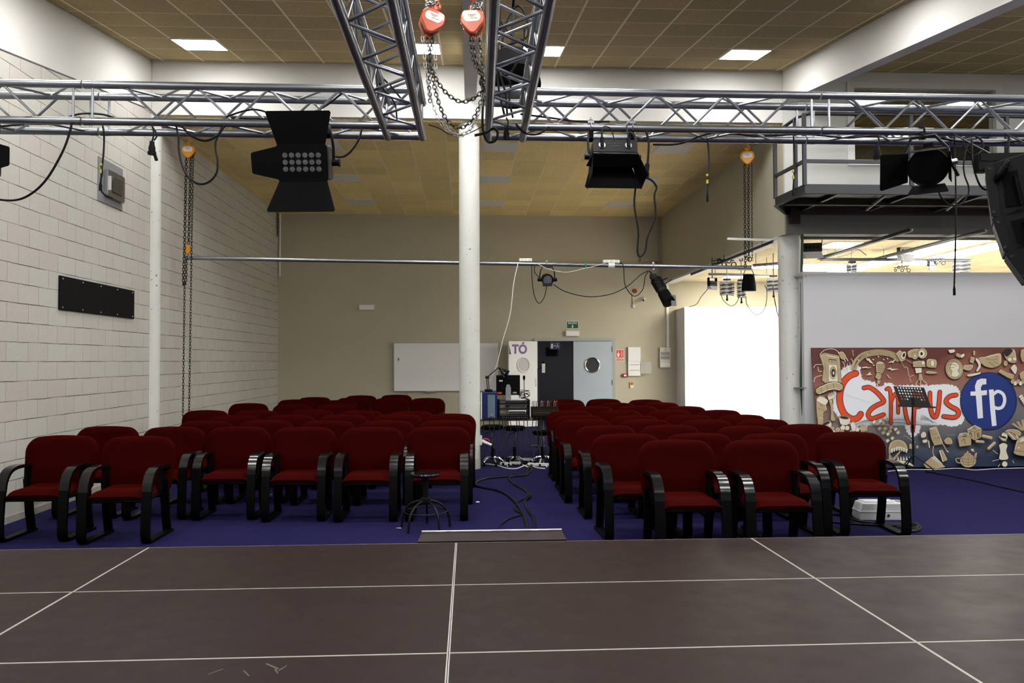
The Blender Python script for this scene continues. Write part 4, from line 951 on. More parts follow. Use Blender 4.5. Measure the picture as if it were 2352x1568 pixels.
M().box(-w2+.10, -w2+.115, -.062, -.04, h2-.42, h2-.36).build('magnet', 'black_plastic', t, False)
M().box(-w2+.30, -w2+.32, -.03, 0, -1.1, 0).build('leg', 'steel', t, False)
t, w2, h2 = wallbox('emergency_light', 'white emergency light box high on the back wall, left of the pillar', 'emergency light', 824, 699, 860, 712, .06, 'off_white_plastic', bevel=.01)
M().box(-w2+.03, w2-.03, -.064, -.06, .02, h2-.02).build('lens', 'white_board', t, False)
t, w2, h2 = wallbox('emergency_light', 'white emergency light box above the double door under the exit sign', 'emergency light', 1299, 759, 1331, 772, .07, 'off_white_plastic', bevel=.01)
M().box(-w2+.03, w2-.03, -.074, -.07, .02, h2-.02).build('lens', 'white_board', t, False)
t, w2, h2 = wallbox('exit_sign', 'green exit sign reading SALIDA with a down arrow above the door', 'sign', 1301, 737, 1329, 755, .01, 'white_paint', 'plate', 0)
M().box(-w2+.012, w2-.012, -.012, -.01, .012, h2-.012).build('green_field', 'green_sign', t, False)
text_part('SALIDA', 'lettering', 'white_paint', t, facing((0, -.013, h2*.73)), h2*.33, xs=1.08)
M().prism([(-.012, .09), (.012, .09), (.012, .05), (.026, .05), (0, .022), (-.026, .05), (-.012, .05)], 0, .001, facing((0, -.0125, 0))).build('arrow', 'white_paint', t, False)
# door frame and leaves
hx = (DX0+DX1)/2
t = struct(M().box(DX0-.03, DX0+.05, YB-.03, YB+.2, 0, DZ+.03).box(DX1-.05, DX1+.03, YB-.03, YB+.2, 0, DZ+.03).box(DX0+.05, DX1-.05, YB-.03, YB+.2, DZ-.04, DZ+.03), 'door_1', 'door_frame')
def porthole(par, x, z, r, gl, rim='chrome', f=-1):
    M().torus(facing((x, f*.03, z)), r, .018, 32, 8).build('porthole_rim', rim, par); M().cyl((x, -.028, z), (x, .028, z), r, n=32).build('porthole_glass', gl, par)
L0 = at(1317, 880, Y=YB).x; L1 = DX1-.05
lf = thing('door_leaf', 'closed pale blue grey door leaf with a round porthole, right half of the double door', 'door', (L1, YB-.01, 0)); wl = L1-L0
M().box(-wl, 0, -.025, .025, .01, DZ-.05).build('panel', 'door_blue_grey', lf, False, .003)
q = at(1360, 838, Y=YB-.02); porthole(lf, q.x-L1, q.z, .175, 'porthole_dark')
m = M()
for z in (.3, 1.05, 1.85): M().cyl((.015, -.035, z-.06), (.015, -.035, z+.06), .012, n=8).build('hinge', 'steel', lf)
# open white leaf, swung into the hall
lf = thing('door_leaf', 'open white door leaf with a porthole and purple lettering, left of the doorway', 'door', (DX0+.03, YB-.035, 0), radians(28)); wl = .80
M().box(-wl, 0, -.025, .025, .01, DZ-.05).build('panel', 'door_white', lf, False, .003)
porthole(lf, -.40, 1.48, .17, 'porthole_grey', 'white_metal')
TL_ = facing((-.60, -.0265, 1.84))
text_part('TÓ', 'lettering', 'purple_paint', lf, facing((-.50, -.0265, 1.84)), .29, .0008, bold=.04)
M().prism([(-.79, 1.73), (-.735, 1.73), (-.79, 1.96)], 0, .001, facing((0, -.0262, 0))).build('letter_edge', 'purple_dark', lf, False)
M().box(-.06, -.03, -.03, -.025, .95, 1.15).build('lock_plate', 'steel', lf, False)
# sign inside the corridor and dark inner door
a = at(1275, 794, Y=YB+2.9)
t = thing('exit_sign', 'dark blue running man sign hanging in the dark corridor behind the doorway', 'sign', a)
M().box(-.14, .14, -.005, .005, -.10, .10).build('plate', 'blue_sign', t, False)
m = M(); Tm = facing((0, -.006, 0))
m.prism([(-.125, -.07), (-.06, -.07), (-.06, .06), (-.11, .06)], 0, .001, Tm).prism([(-.05, -.008), (.0, -.008), (.0, -.02), (.02, 0), (.0, .02), (.0, .008), (-.05, .008)], 0, .001, Tm)
m.tube([Tm @ Vector(v) for v in ((.06, .03, 0), (.07, -.01, 0), (.04, -.03, 0), (.03, -.07, 0))], .008, 5).tube([Tm @ Vector(v) for v in ((.07, -.01, 0), (.1, -.03, 0), (.11, -.06, 0))], .008, 5).tube([Tm @ Vector(v) for v in ((.03, .01, 0), (.065, .025, 0), (.10, .0, 0))], .006, 5)
m.cyl((.072, -.006, .06), (.072, -.009, .06), .014, n=10); m.build('pictogram', 'white_paint', t, False)
M().cyl((-.1, 0, .10), (-.1, 0, 2.6-a.z), .004, n=6).build('hanger', 'steel', t); M().cyl((.1, 0, .10), (.1, 0, 2.6-a.z), .004, n=6).build('hanger', 'steel', t)
# fire alarm plate, panels and small devices
t, w2, h2 = wallbox('fire_sign', 'red fire alarm sign with a pressing hand beside the double door', 'sign', 1415, 803, 1433, 829, .006, 'white_paint', 'plate', 0)
M().box(-w2+.01, w2-.01, -.008, -.006, h2*.30, h2-.01).box(-w2+.01, w2-.01, -.008, -.006, .01, h2*.22).build('red_field', 'red_sign', t, False)
Th = facing((0, -.009, 0)); m = M().prism([(-.06, .10), (-.02, .10), (-.01, .16), (.0, .17), (-.01, .19), (-.03, .18), (-.03, .24), (-.045, .24), (-.045, .19), (-.07, .18)], 0, .001, Th); m.build('hand_symbol', 'white_paint', t, False)
text_part('FUEGO', 'lettering', 'white_paint', t, facing((.045, -.009, h2*.62)) @ Matrix.Rotation(pi/2, 4, 'Z'), .045)
text_part('ALARMA', 'lettering', 'white_paint', t, facing((0, -.009, h2*.12)), .035, xs=1.1)
t, w2, h2 = wallbox('electrical_cabinet', 'white wall cabinet beside the fire sign, its upper door shut', 'cabinet', 1443, 797, 1471, 863, .05, 'white_paint')
M().box(-w2, w2, -.062, -.05, h2*.5, h2).build('door', 'door_white', t, False, .003)
m = M().box(-w2+.03, w2-.03, -.052, -.05, h2*.38, h2*.40).box(-w2+.03, w2-.03, -.052, -.05, h2*.18, h2*.20); m.build('slot', 'grey_plastic', t, False)
lid = M().box(0, .26, -.012, .0, h2*.08, h2*.48, T=Matrix.Translation((w2, -.05, 0)) @ Matrix.Rotation(radians(-28), 4, 'Z')).build('lid', 'off_white_plastic', t, False)
t, w2, h2 = wallbox('distribution_box', 'pale electrical distribution box with two smoked windows at the foot of the conduit', 'fuse box', 1516, 798, 1540, 844, .09, 'off_white_plastic', bevel=.006)
for z in (.42, .62): M().box(-w2+.02, w2-.02, -.096, -.09, h2*z, h2*(z+.16)).build('window', 'grey_plastic', t, False, .003)
M().prism([(-.02, 0), (.02, 0), (0, .035)], 0, .001, facing((0, -.091, h2*.86))).build('warning_mark', 'yellow_paint', t, False)
M().box(-w2+.02, w2-.02, -.094, -.09, h2*.08, h2*.25).build('lower_door', 'white_paint', t, False)
x = at(1532.5, 700, Y=YB).x; z0 = at(1532, 798, Y=YB).z; z1 = at(1532, 648, Y=YB).z
solo(M().box(x-.03, x+.03, YB-.04, YB, z0, z1), 'conduit', 'white_paint', 'white upright conduit running from the distribution box to the studio ceiling', 'conduit', smooth=False)
t, w2, h2 = wallbox('fire_call_point', 'small red manual fire call point right of the door', 'alarm button', 1430, 858, 1442, 866, .04, 'red_dark'); M().box(-w2*.5, w2*.5, -.042, -.04, .02, h2-.02).build('glass', 'white_paint', t, False)
t, w2, h2 = wallbox('wall_switch', 'small yellow topped key switch low on the back wall right of the door', 'switch', 1447, 877, 1455, 891, .03, 'off_white_plastic'); M().box(-w2, w2, -.033, -.03, h2*.5, h2).build('yellow_field', 'yellow_paint', t, False); M().cyl((0, -.03, h2*.72), (0, -.045, h2*.72), .018, n=10).build('button', 'red_dark', t)
q = BW(1458, 668); t = thing('alarm_bell', 'round dark red alarm sounder on the back wall near the profile lamp', 'alarm', q); M().lathe([(.055, 0), (.055, .03), (.045, .06), (.0001, .062)], facing((0, 0, 0)), 20).build('dome', 'red_dark', t); M().lathe([(.04, .0), (.04, .012)], facing((0, 0, 0)), 16).build('base', 'off_white_plastic', t)
q = BW(1478, 688); t = thing('security_camera', 'small white security camera on the back wall below the red sounder', 'camera', q); M().cyl((0, 0, 0), (0, -.06, -.0), .03, n=12).build('mount', 'off_white_plastic', t); M().cyl((0.01, -.05, .03), (-.04, -.17, -.03), .036, n=14).build('housing', 'off_white_plastic', t); M().cyl((-.04, -.17, -.03), (-.042, -.175, -.033), .022, n=12).build('lens', 'black_gloss', t)
q = BW(1455, 703); t = thing('motion_sensor', 'small white detector on a thin wire on the back wall', 'sensor', q); M().box(-.035, .035, -.04, 0, -.045, .045).build('body', 'off_white_plastic', t, bevel=.012); M().cyl((-.03, -.01, .04), (-.035, -.01, .3), .005, n=6).build('wire', 'cable_black', t)
# trunking and shallow frame high on the right of the back wall
a = BW(1100, 603); b = BW(1520, 605)
solo(M().box(a.x, b.x, YB-.03, YB, a.z-.03, a.z+.03), 'wall_trunking', 'beige_trunking', 'beige trunking running along the back wall behind the far pipe', 'trunking', smooth=False)
a = BW(1510, 604); b = BW(1522, 500)
solo(M().box(a.x, b.x, YB-.05, YB, a.z, b.z).box(a.x+.03, b.x-.02, YB-.055, YB-.05, a.z+.1, b.z-.05), 'wall_duct', 'beige_trunking', 'beige upright duct in the back right corner under the ceiling', 'duct', smooth=False)
a = BW(1468, 602); b = BW(1511, 594); solo(M().box(a.x, b.x, YB-.2, YB, a.z, b.z), 'wall_box', 'beige_trunking', 'flat beige box on the trunking high in the right corner of the back wall', 'box', smooth=False, bevel=.006)
a = at(644, 500, Y=YB); solo(M().cyl((a.x, YB-.04, at(644, 635, Y=YB).z), (a.x, YB-.04, at(644, 492, Y=YB).z), .025, n=10), 'corner_pipe', 'white_paint', 'thin white pipe in the back left corner of the hall', 'pipe')
# ================================================================== lamps and sockets on the far pipe
def strip(px, lbl, w=.2):
    q = onpipe(px, .035); t = thing('power_strip', lbl, 'power strip', q); M().box(-w/2, w/2, -.03, .03, -.0, .05).build('body', 'white_paint', t, False, .008); 
    for k in (-1, 0, 1): M().cyl((k*w/3.4, -.03, .025), (k*w/3.4, -.034, .025), .018, n=12).build('socket', 'off_white_plastic', t)
    return t
strip(1207, 'white power strip taped on the far pipe just right of the pillar'); strip(1404, 'white power strip taped on the far pipe above the double door', .26)
q = onpipe(1404); solo(M().cyl(q-Vector((.05, 0, 0)), q+Vector((.05, 0, 0)), .042, n=14), 'tape_wrap', 'label_white', 'cream tape wrapped round the far pipe and power strip', 'tape')
q = onpipe(1344); solo(M().cyl(q-Vector((.012, 0, 0)), q+Vector((.012, 0, 0)), .04, n=12).box(q.x-.004, q.x+.006, q.y-.045, q.y-.035, q.z-.07, q.z+.06), 'tape_wrap', 'green_tape', 'bit of green tape tied round the far pipe', 'tape')
# small par with yoke
q = onpipe(1256); c = at(1257, 642, Y=YP-.05)
t = thing('par_can_light', 'small black par lamp in a tall yoke hanging from the far pipe', 'stage light', c)
Tp = facing((0, 0, 0), (.05, -1, -.25))
M().lathe([(.05, -.14), (.08, -.12), (.09, 0), (.092, .06), (.084, .06), (.08, .03), (.0001, .03)], Tp, 22).build('can', 'black_metal', t)
M().lathe([(.0001, .031), (.07, .031), (.07, .036), (.0001, .045)], Tp, 22).build('lens', 'lens_dark', t)
M().box(-.07, .07, -.05, .03, -.10, -.06).build('filter_frame', 'black_metal', t, False)
dz = q.z-c.z
M().tube([(-.12, 0, 0), (-.11, 0, .12), (-.08, 0, dz-.05), (.08, 0, dz-.05), (.11, 0, .12), (.12, 0, 0)], .011, 6).build('yoke', 'black_metal', t)
for s in (-1, 1): M().cyl((s*.09, 0, 0), (s*.15, 0, 0), .028, n=10).build('yoke_knob', 'black_plastic', t)
clamp(t, q, .031)
# profile spot
q = onpipe(1500); t = thing('profile_spotlight', 'long black profile spotlight hanging steeply from the right of the far pipe', 'stage light', q+Vector((0, 0, -.1)))
d0 = Vector((.02, -.05, -.10)); d1 = Vector((.16, -.35, -.50))
M().cyl(d0, d0.lerp(d1, .62), .075, .085, 18).build('body', 'black_metal', t); M().cyl(d0.lerp(d1, .60), d1, .09, .10, 18).build('barrel', 'black_matt', t)
m = M()
for k in range(6):
    e = d0.lerp(d1, .08+.07*k); m.cyl(e, e+(d1-d0)*.02, .092, n=18)
m.build('cooling_fin', 'black_metal', t)
M().box(-.05, .05, -.04, .04, -.10, -.02).build('rear_cap', 'black_metal', t, bevel=.01)
M().tube([(-.06, 0, .02), (.11, -.1, -.16), (.14, -.1, -.12), (.2, -.1, -.10)], .012, 6).bar((.10, -.12, -.22), (.27, -.10, -.12), .05, .012).build('bracket', 'black_metal', t)
M().bar(d1+Vector((.06, 0, .12)), d1+Vector((.07, -.02, -.05)), .10, .006).build('shutter', 'steel', t); clamp(t, q, .031)
gP = 'thin cables looping below the far pipe'
Yp = YP-.06
cable('thin black cable looping below the far pipe left of the small par lamp', [(1221, 607), (1222, 640), (1227, 678), (1238, 696), (1250, 682), (1256, 655)], .007, Y=Yp, group=gP)
cable('thin black cable from the pipe to the side of the small par lamp', [(1228, 608), (1228, 625), (1240, 638)], .007, Y=Yp, group=gP)
cable('thin black cable sagging between the small par lamp and the profile spotlight', [(1271, 653), (1300, 670), (1350, 681), (1400, 676), (1440, 658), (1470, 632), (1488, 622)], .0075, Y=Yp, group=gP)
cable('thin black cable loop beside the profile spotlight in front of the red sounder', [(1424, 602), (1432, 612), (1436, 655), (1456, 680), (1476, 665), (1482, 635), (1490, 622)], .007, Y=Yp-.05, group=gP)
cable('thin white cable sagging just below the far pipe', [(1235, 606), (1260, 618), (1300, 625), (1340, 617), (1390, 605)], .005, 'cable_white', Y=Yp, group=gP)
cable('long white cable slanting from the far pipe down to the control desk', [(1190, 604, Yp), (1180, 650, Yp), (1172, 720, Yp+.05), (1155, 780, Yp+.1), (1140, 840, Yp+.15), (1120, 890, Yp+.2), (1100, 930, Yp+.1), (1094, 940, Yp)], .008, 'cable_white', cat='cable')
# ================================================================== control desk
YD = 12.15
def D(px, py, dy=0.): return at(px, py, Y=YD+dy)
zt = D(1180, 961).z; x0 = D(1086, 961).x; x1 = D(1263, 961).x
t = thing('control_desk', 'long pale wooden desk edge carrying the sound and computer equipment behind the pillar', 'desk', ((x0+x1)/2, YD+.3, 0)); hw = (x1-x0)/2
M().box(-hw, hw, -.3, .28, zt-.035, zt).build('desktop', 'wood_light', t, False, .003)
for sx in (-1, 1):
    for y in (-.22, .22): M().cyl((sx*(hw-.1), y, 0), (sx*(hw-.1), y, zt-.035), .02, n=10).build('leg', 'steel', t)
# computer monitor seen from behind
c = D(1167, 884, .15); t = thing('computer_monitor', 'black computer monitor seen from behind on the equipment rack', 'monitor', c)
M().box(-.185, .185, -.015, .025, -.155, .155).build('shell', 'black_plastic', t, False, .008); M().box(-.14, .15, -.035, -.014, -.09, .11).build('rear_cover', 'black_matt', t, False, .008)
M().prism([(-.045, -.36), (.045, -.36), (.04, -.02), (.02, .03), (-.02, .03), (-.04, -.02)], 0, .03, facing((.0, -.035, -.02))).build('stand', 'grey_metal_sheet', t, False, .004)
M().box(-.14, -.085, -.037, -.035, .055, .08).build('sticker', 'label_white', t, False); M().box(-.025, .025, -.067, -.065, -.29, -.25).build('sticker', 'label_white', t, False)
M().box(-.16, -.10, -.037, -.034, -.135, -.105).build('red_light', 'red_sign', t, False); M().box(.07, .13, -.037, -.034, -.13, -.105).build('socket_row', 'grey_plastic', t, False)
# rack
a = D(1143, 958); b = D(1216, 917); t = thing('equipment_rack', 'low black rack with white shelves and audio units on the control desk', 'rack', ((a.x+b.x)/2, YD+.05, zt)); w2 = (b.x-a.x)/2; H = b.z-zt
m = M().box(-w2, -w2+.03, -.15, .25, 0, H).box(w2-.03, w2, -.15, .25, 0, H); m.build('side_panel', 'black_plastic', t, False)
for k, z in enumerate((H-.012, H*.78, H*.50, H*.20)): M().box(-w2+.03, w2-.03, -.15, .25, z-.012, z).build('shelf', 'rail_dark', t, False)
for z0_, z1_, mt in ((H*.80, H*.96, 'white_paint'), (H*.54, H*.70, 'white_paint'), (.0, H*.16, 'black_plastic'), (H*.24, H*.33, 'white_paint')):
    M().box(-w2*.25 if mt == 'white_paint' else -w2+.04, w2-.05, .0 if mt == 'white_paint' else -.14, .2, z0_, z1_).build('audio_unit', mt, t, False)
m = M()
for k in range(14): m.cyl((-w2+.08+k*.028, -.14, H*.08), (-w2+.08+k*.028, -.15, H*.08), .008, n=8)
m.build('control_knob', 'steel', t)
# pc tower
a = D(1104, 958); b = D(1142, 900); t = thing('computer_tower', 'dark blue computer tower with a grey connector strip, left end of the control desk', 'computer', ((a.x+b.x)/2, YD+.1, zt)); w2 = (b.x-a.x)/2; H = b.z-zt
M().box(-w2, w2, -.18, .25, 0, H).build('case', 'blue_case', t, False, .006); M().box(-.02, .09, -.188, -.18, .02, H-.04).build('connector_strip', 'pc_panel', t, False); M().lathe([(.028, 0), (.028, .01), (.0001, .014)], facing((.035, -.188, .045)), 16).build('fan_cap', 'steel', t)
m = M().box(-w2-.0, -w2+.02, -.19, -.18, 0, H); m.build('corner_post', 'white_paint', t, False)
M().box(-.06, .06, -.1, .05, H, H+.025).build('top_unit', 'black_plastic', t, False)
# desk lamp
c = D(1122, 898); t = thing('desk_lamp', 'black articulated desk lamp standing on the computer tower', 'lamp', (c.x, YD+.08, zt+H+.024)); b0 = Vector((c.x, YD+.08, zt+H+.024))
j1 = D(1119, 866, .08)-b0; j2 = D(1146, 843, .05)-b0; hd = D(1155, 852, .03)-b0
M().lathe([(.06, 0), (.06, .015), (.012, .02)], n=16).build('base', 'black_metal', t)
m = M()
for dx in (-.012, .012): m.cyl(Vector((dx, 0, .015)), j1+Vector((dx, 0, 0)), .007, n=6)
m.build('lower_arm', 'black_metal', t); m = M()
for dx in (-.008, .010): m.cyl(j1+Vector((dx, 0, dx)), j2+Vector((dx, 0, dx)), .007, n=6)
m.build('upper_arm', 'black_metal', t); M().cyl(j1-Vector((.03, 0, 0)), j1+Vector((.03, 0, 0)), .018, n=8).build('joint', 'black_plastic', t)
M().lathe([(.022, -.09), (.028, -.03), (.05, .01), (.078, .07), (.072, .07), (.0001, .0)], Matrix.Translation(hd) @ facing((0, 0, 0), (.55, -.2, -.6)), 18).build('lamp_shade', 'black_gloss', t)
# gooseneck microphone with cable heap
c = D(1204, 915); t = thing('microphone', 'black microphone on a short gooseneck standing on the equipment rack', 'microphone', (c.x, YD+.02, c.z))
M().cyl((0, 0, 0), (0, 0, .30), .006, n=6).build('gooseneck', 'black_metal', t); M().lathe([(.010, 0), (.017, .02), (.02, .05), (.015, .07), (.001, .075)], Matrix.Translation((0, 0, .28)), 12).build('capsule', 'black_matt', t); M().lathe([(.045, 0), (.045, .012), (.01, .02)], n=14).build('base', 'black_plastic', t)
m = M(); random.seed(5)
for k in range(5):
    m.tube(spline([(random.uniform(-.09, .09), random.uniform(-.05, .03), random.uniform(.0, .12)) for _ in range(6)], 5), .004, 5)
solo(M().add([v+Vector((c.x, YD, c.z+.01)) for v in m.v], m.f), 'cable_heap', 'cable_black', 'tangle of thin black cable around the microphone foot', 'cable')
# mixer
a = D(1222, 958); b = D(1285, 938); t = thing('mixing_console', 'black audio mixer with plug leads arching over it, right end of the desk', 'mixer', ((a.x+b.x)/2, YD, zt)); w2 = (b.x-a.x)/2
M().prism([(-.16, 0), (.26, 0), (.26, .17), (.19, .17), (-.16, .06)], -w2, w2, Matrix(((0, 0, 1, 0), (1, 0, 0, 0), (0, 1, 0, 0), (0, 0, 0, 1)))).build('body', 'black_plastic', t, False, .006)
m = M()
for i in range(12):
    for j in range(4): m.cyl((-w2+.03+i*(2*w2-.06)/11, -.06+j*.08, .075+j*.023), (-w2+.03+i*(2*w2-.06)/11, -.065+j*.08, .092+j*.023), .007, n=6)
m.build('control_knob', 'grey_plastic', t)
for i in range(12):
    x = -w2+.02+i*(2*w2-.05)/11; M().tube(spline([(x, .21, .17), (x, .20, .235), (x+.02, .22, .25), (x+.03, .27, .15)], 5), .0045, 5).build('plug_lead', ['cable_black', 'grey_plastic', 'red_dark'][i % 3], t)
# microphone stand behind
c = at(1240, 985, Y=14.6); t = thing('microphone_stand', 'thin black microphone stand in the aisle before the dark doorway', 'stand', (c.x-.03, 14.6, 0)); q = at(1237, 846, Y=14.6)
M().cyl((0, 0, .02), (0, 0, q.z), .012, n=8).build('pole', 'black_metal', t); M().lathe([(.14, 0), (.14, .015), (.02, .03)], n=20).build('base', 'black_metal', t); M().cyl((0, 0, q.z), (.09, 0, q.z+.02), .014, n=8).build('arm', 'black_metal', t)
M().box(.07, .13, -.02, .02, q.z-.08, q.z+.09).build('clip', 'off_white_plastic', t, False, .006); M().ball((.1, 0, q.z+.11), .025, 10).build('capsule', 'black_matt', t)
# stools at the desk
for k, (px, py, lbl) in enumerate(((1131, 976, 'nearest the pillar'), (1182, 978, 'middle one'), (1246, 988, 'nearest the right chairs'))):
    c = at(px, 1046, Z=0); c.y = 12.0; c.x = at(px, 1000, Y=c.y).x; zs = at(px, py, Y=c.y).z
    t = thing('swivel_stool', 'black swivel stool with chrome base under the control desk, '+lbl, 'stool', (c.x, c.y, 0), .3*k, 'swivel stools at the control desk')
    M().lathe([(.02, zs-.07), (.145, zs-.065), (.163, zs-.04), (.163, zs-.01), (.145, zs), (.0001, zs+.002)], n=22).build('seat', 'black_plastic', t)
    M().cyl((0, 0, .1), (0, 0, zs-.07), .016, n=10).build('gas_column', 'chrome', t); M().cyl((0, 0, .09), (0, 0, .28), .026, n=10).build('column_sleeve', 'black_plastic', t)
    for j in range(5):
        a = 2*pi*j/5; M().tube(spline([(0, 0, .125), (.10*cos(a), .10*sin(a), .115), (.16*cos(a), .16*sin(a), .06)], 4), .013, 6).build('leg', 'chrome', t)
        M().ball((.16*cos(a), .16*sin(a), .022), .021, 8).build('caster', 'black_plastic', t)
    M().tube([(.03, 0, zs-.08), (-.1, -.1, zs-.11), (-.14, -.12, zs-.13)], .006, 5).build('lever', 'black_metal', t)
random.seed(21)
for k in range(16):
    x = 1112+k*10.2+random.uniform(-3, 3); y1 = random.uniform(1035, 1062)
    cable('thin black cable hanging from the control desk to the floor', [(x, 958, YD-.31), (x+random.uniform(-3, 3), 985, YD-.34), (x+random.uniform(-9, 9), 1015, YD-.40), (x+random.uniform(-8, 8), y1, YD-.45-random.uniform(0, .3))], .0065, group='thin cables hanging from the control desk')
def fcable(lbl, pts, r=.012, mat='cable_black', group=None, k=8):
    P = [at(px, py, Z=r+.001) for px, py in pts]; m = M().tube(spline(P, k), r, 7); return solo(m, 'cable', mat, lbl, 'cable', group)
for k, (px, py, lbl) in enumerate(((1172, 1067, 'left'), (1205, 1058, 'middle'), (1236, 1070, 'right'))):
    c = at(px, py, Z=0); t = thing('power_strip', 'white power strip lying on the carpet below the desk, %s one' % lbl, 'power strip', c, [.25, -.2, -.35][k])
    M().box(-.16, .16, -.03, .03, 0, .045).build('body', 'white_paint', t, False, .008)
    for j in (-2, -1, 0, 1, 2): M().cyl((j*.058, 0, .045), (j*.058, 0, .049), .02, n=10).build('socket', 'grey_plastic', t)
    M().box(-.06, -.03, -.02, .02, .047, .08).build('plug', 'black_plastic', t, False, .004)
gF = 'cables lying on the carpet round the desk'
fcable('white cable curling round the power strips on the carpet', [(1108, 1064), (1140, 1068), (1160, 1074), (1185, 1076), (1210, 1068), (1235, 1074), (1252, 1076)], .009, 'cable_white', gF)
fcable('second white cable looped among the power strips', [(1165, 1070), (1190, 1063), (1215, 1072), (1245, 1062), (1256, 1072)], .009, 'cable_white', gF)
for k in range(6):
    fcable('black cable tangled on the carpet below the control desk', [(1110+20*k+random.uniform(-10, 10), random.uniform(1048, 1062)), (1150+14*k, random.uniform(1052, 1072)), (1180+10*k, random.uniform(1055, 1070)), (1190+12*k, random.uniform(1050, 1072))], .010, 'cable_black', 'black cables tangled under the desk')
gS = 'heavy black cables in the aisle'
fcable('heavy black cable snaking left down the aisle towards the stage', [(1225, 1062), (1212, 1078), (1208, 1090), (1160, 1094), (1118, 1098), (1095, 1106), (1097, 1116), (1140, 1125), (1168, 1138), (1190, 1160), (1206, 1190), (1210, 1215), (1195, 1228), (1160, 1240)], .014, group=gS)
fcable('heavy black cable looping in the aisle centre towards the stage', [(1222, 1066), (1218, 1082), (1195, 1090), (1170, 1096), (1180, 1110), (1205, 1125), (1218, 1140), (1206, 1150), (1212, 1170), (1226, 1190), (1228, 1215), (1226, 1240)], .013, group=gS)
fcable('thinner black cable winding beside the heavy ones at the stage edge', [(1203, 1118), (1212, 1140), (1190, 1152), (1182, 1170), (1200, 1180), (1172, 1190), (1152, 1203), (1150, 1215), (1158, 1230)], .009, group=gS)
t = thing('power_plug', 'white round plug and socket on the middle pillar near its foot', 'plug', at(1104, 1012, Y=11.72)); M().box(-.03, .02, -.04, .04, -.06, .08).build('socket_box', 'off_white_plastic', t, False, .006); M().cyl((.02, 0, .0), (.16, -.05, -.06), .026, .018, 12).build('plug', 'white_paint', t); M().tube(spline([(.15, -.05, -.055), (.2, -.05, -.12), (.19, -.05, -.2)], 5), .012, 6).build('cord', 'cable_black', t); M().tube(spline([(.03, -.03, .03), (.1, -.05, .03), (.13, -.05, .0)], 5), .008, 6).build('red_wire', 'red_sign', t)
for k, (px, py) in enumerate(((1097, 1153), (917, 1134), (916, 1213), (622, 1136))):
    c = at(px, py, Z=.001); m = M().prism([(-.02, -.012), (.018, -.015), (.022, .01), (.0, .018), (-.018, .008)], 0, .006, Matrix.Translation(c) @ Matrix.Rotation(k*1.3, 4, 'Z') @ Rm(.2, .1, 0)); 
    solo(m, 'paper_scrap', 'paper', ['tiny white paper scrap on the carpet in the aisle', 'tiny white scrap on the carpet behind the round stool', 'tiny white scrap on the carpet left of the round stool feet', 'tiny white scrap under the left block chairs'][k], 'paper scrap', smooth=False)
# ================================================================== right side floor things
t = thing('music_stand', 'black perforated music stand in front of the mural', 'music stand', at(2098, 1083, Z=0)); b0 = at(2098, 1083, Z=0); Ym = b0.y
zt_ = at(2097, 932, Y=Ym).z
M().cyl((0, 0, .10), (0, 0, .62), .014, n=10).cyl((0, 0, .6), (-.0, 0, zt_), .010, n=10).build('pole', 'black_metal', t); M().cyl((0, 0, .6), (0, 0, .66), .018, n=10).build('clutch', 'black_plastic', t)
for j, a in enumerate((radians(200), radians(320), radians(80))):
    M().tube([(0, 0, .24), (.22*cos(a), .22*sin(a), .08), (.29*cos(a), .29*sin(a), .008)], .009, 6).build('leg', 'black_metal', t)
q = [at(x, y, Y=Ym)-b0 for x, y in ((2053, 889), (2121, 889), (2140, 932), (2067, 932))]
# slightly leaning desk with real holes
ex = (q[1]-q[0]+q[2]-q[3])/2; W = ex.length; dn_ = (q[3]+q[2])/2-(q[0]+q[1])/2; Hh = dn_.length*1.15
ctr = sum(q, Vector())/4; Tt = Matrix.Translation(ctr) @ Matrix.Rotation(radians(-16), 4, 'X') @ Matrix.Rotation(radians(3), 4, 'Y'); Hh = abs(dn_.z)*1.06
Tq = Tt @ Matrix(((1, 0, 0, 0), (0, 0, -1, 0), (0, 1, 0, 0), (0, 0, 0, 1)))
m = M(); nx, ny = 11, 7; cw = W/nx; chh = Hh/ny; sk = lambda x, y: x+(-(y)/Hh)*.07
def cell(m, cx, cy, hole):
    e = [(cx-cw/2, cy-chh/2), (cx, cy-chh/2), (cx+cw/2, cy-chh/2), (cx+cw/2, cy), (cx+cw/2, cy+chh/2), (cx, cy+chh/2), (cx-cw/2, cy+chh/2), (cx-cw/2, cy)]; r = min(cw, chh)*.30
    if not hole: return m.add([(sk(x, y), y, 0) for x, y in (e[0], e[2], e[4], e[6])], [(0, 1, 2, 3)], 0, Tq)
    h = [(cx+r*cos(a), cy+r*sin(a)) for a in [-3*pi/4+pi/4*k for k in range(8)]]
    m.add([(sk(x, y), y, 0) for x, y in e+h], [(k, (k+1) % 8, 8+(k+1) % 8, 8+k) for k in range(8)], 0, Tq)
for i in range(nx):
    for j in range(ny):
        top = j >= 2; cell(m, -W/2+cw*(i+.5), -Hh/2+chh*(j+.5), top and 0 < i < nx-1 and not (j == 2 and 3 < i < 8) and j < ny)
o = m.build('desk_plate', 'black_metal', t, False); sd = o.modifiers.new('thick', 'SOLIDIFY'); sd.thickness = .002
M().box(-W/2-.04, W/2+.05, -.012, .0, -.008, .006, T=Tt @ Matrix.Translation((.03, -.02, -Hh/2-.004))).box(-W/2-.04, W/2+.05, -.05, .0, -.010, -.004, T=Tt @ Matrix.Translation((.03, -.0, -Hh/2-.004))).build('ledge', 'black_metal', t, False)
M().box(-.02, .02, 0, .03, -.14, -.02, T=Tt).build('bracket', 'black_plastic', t, False)
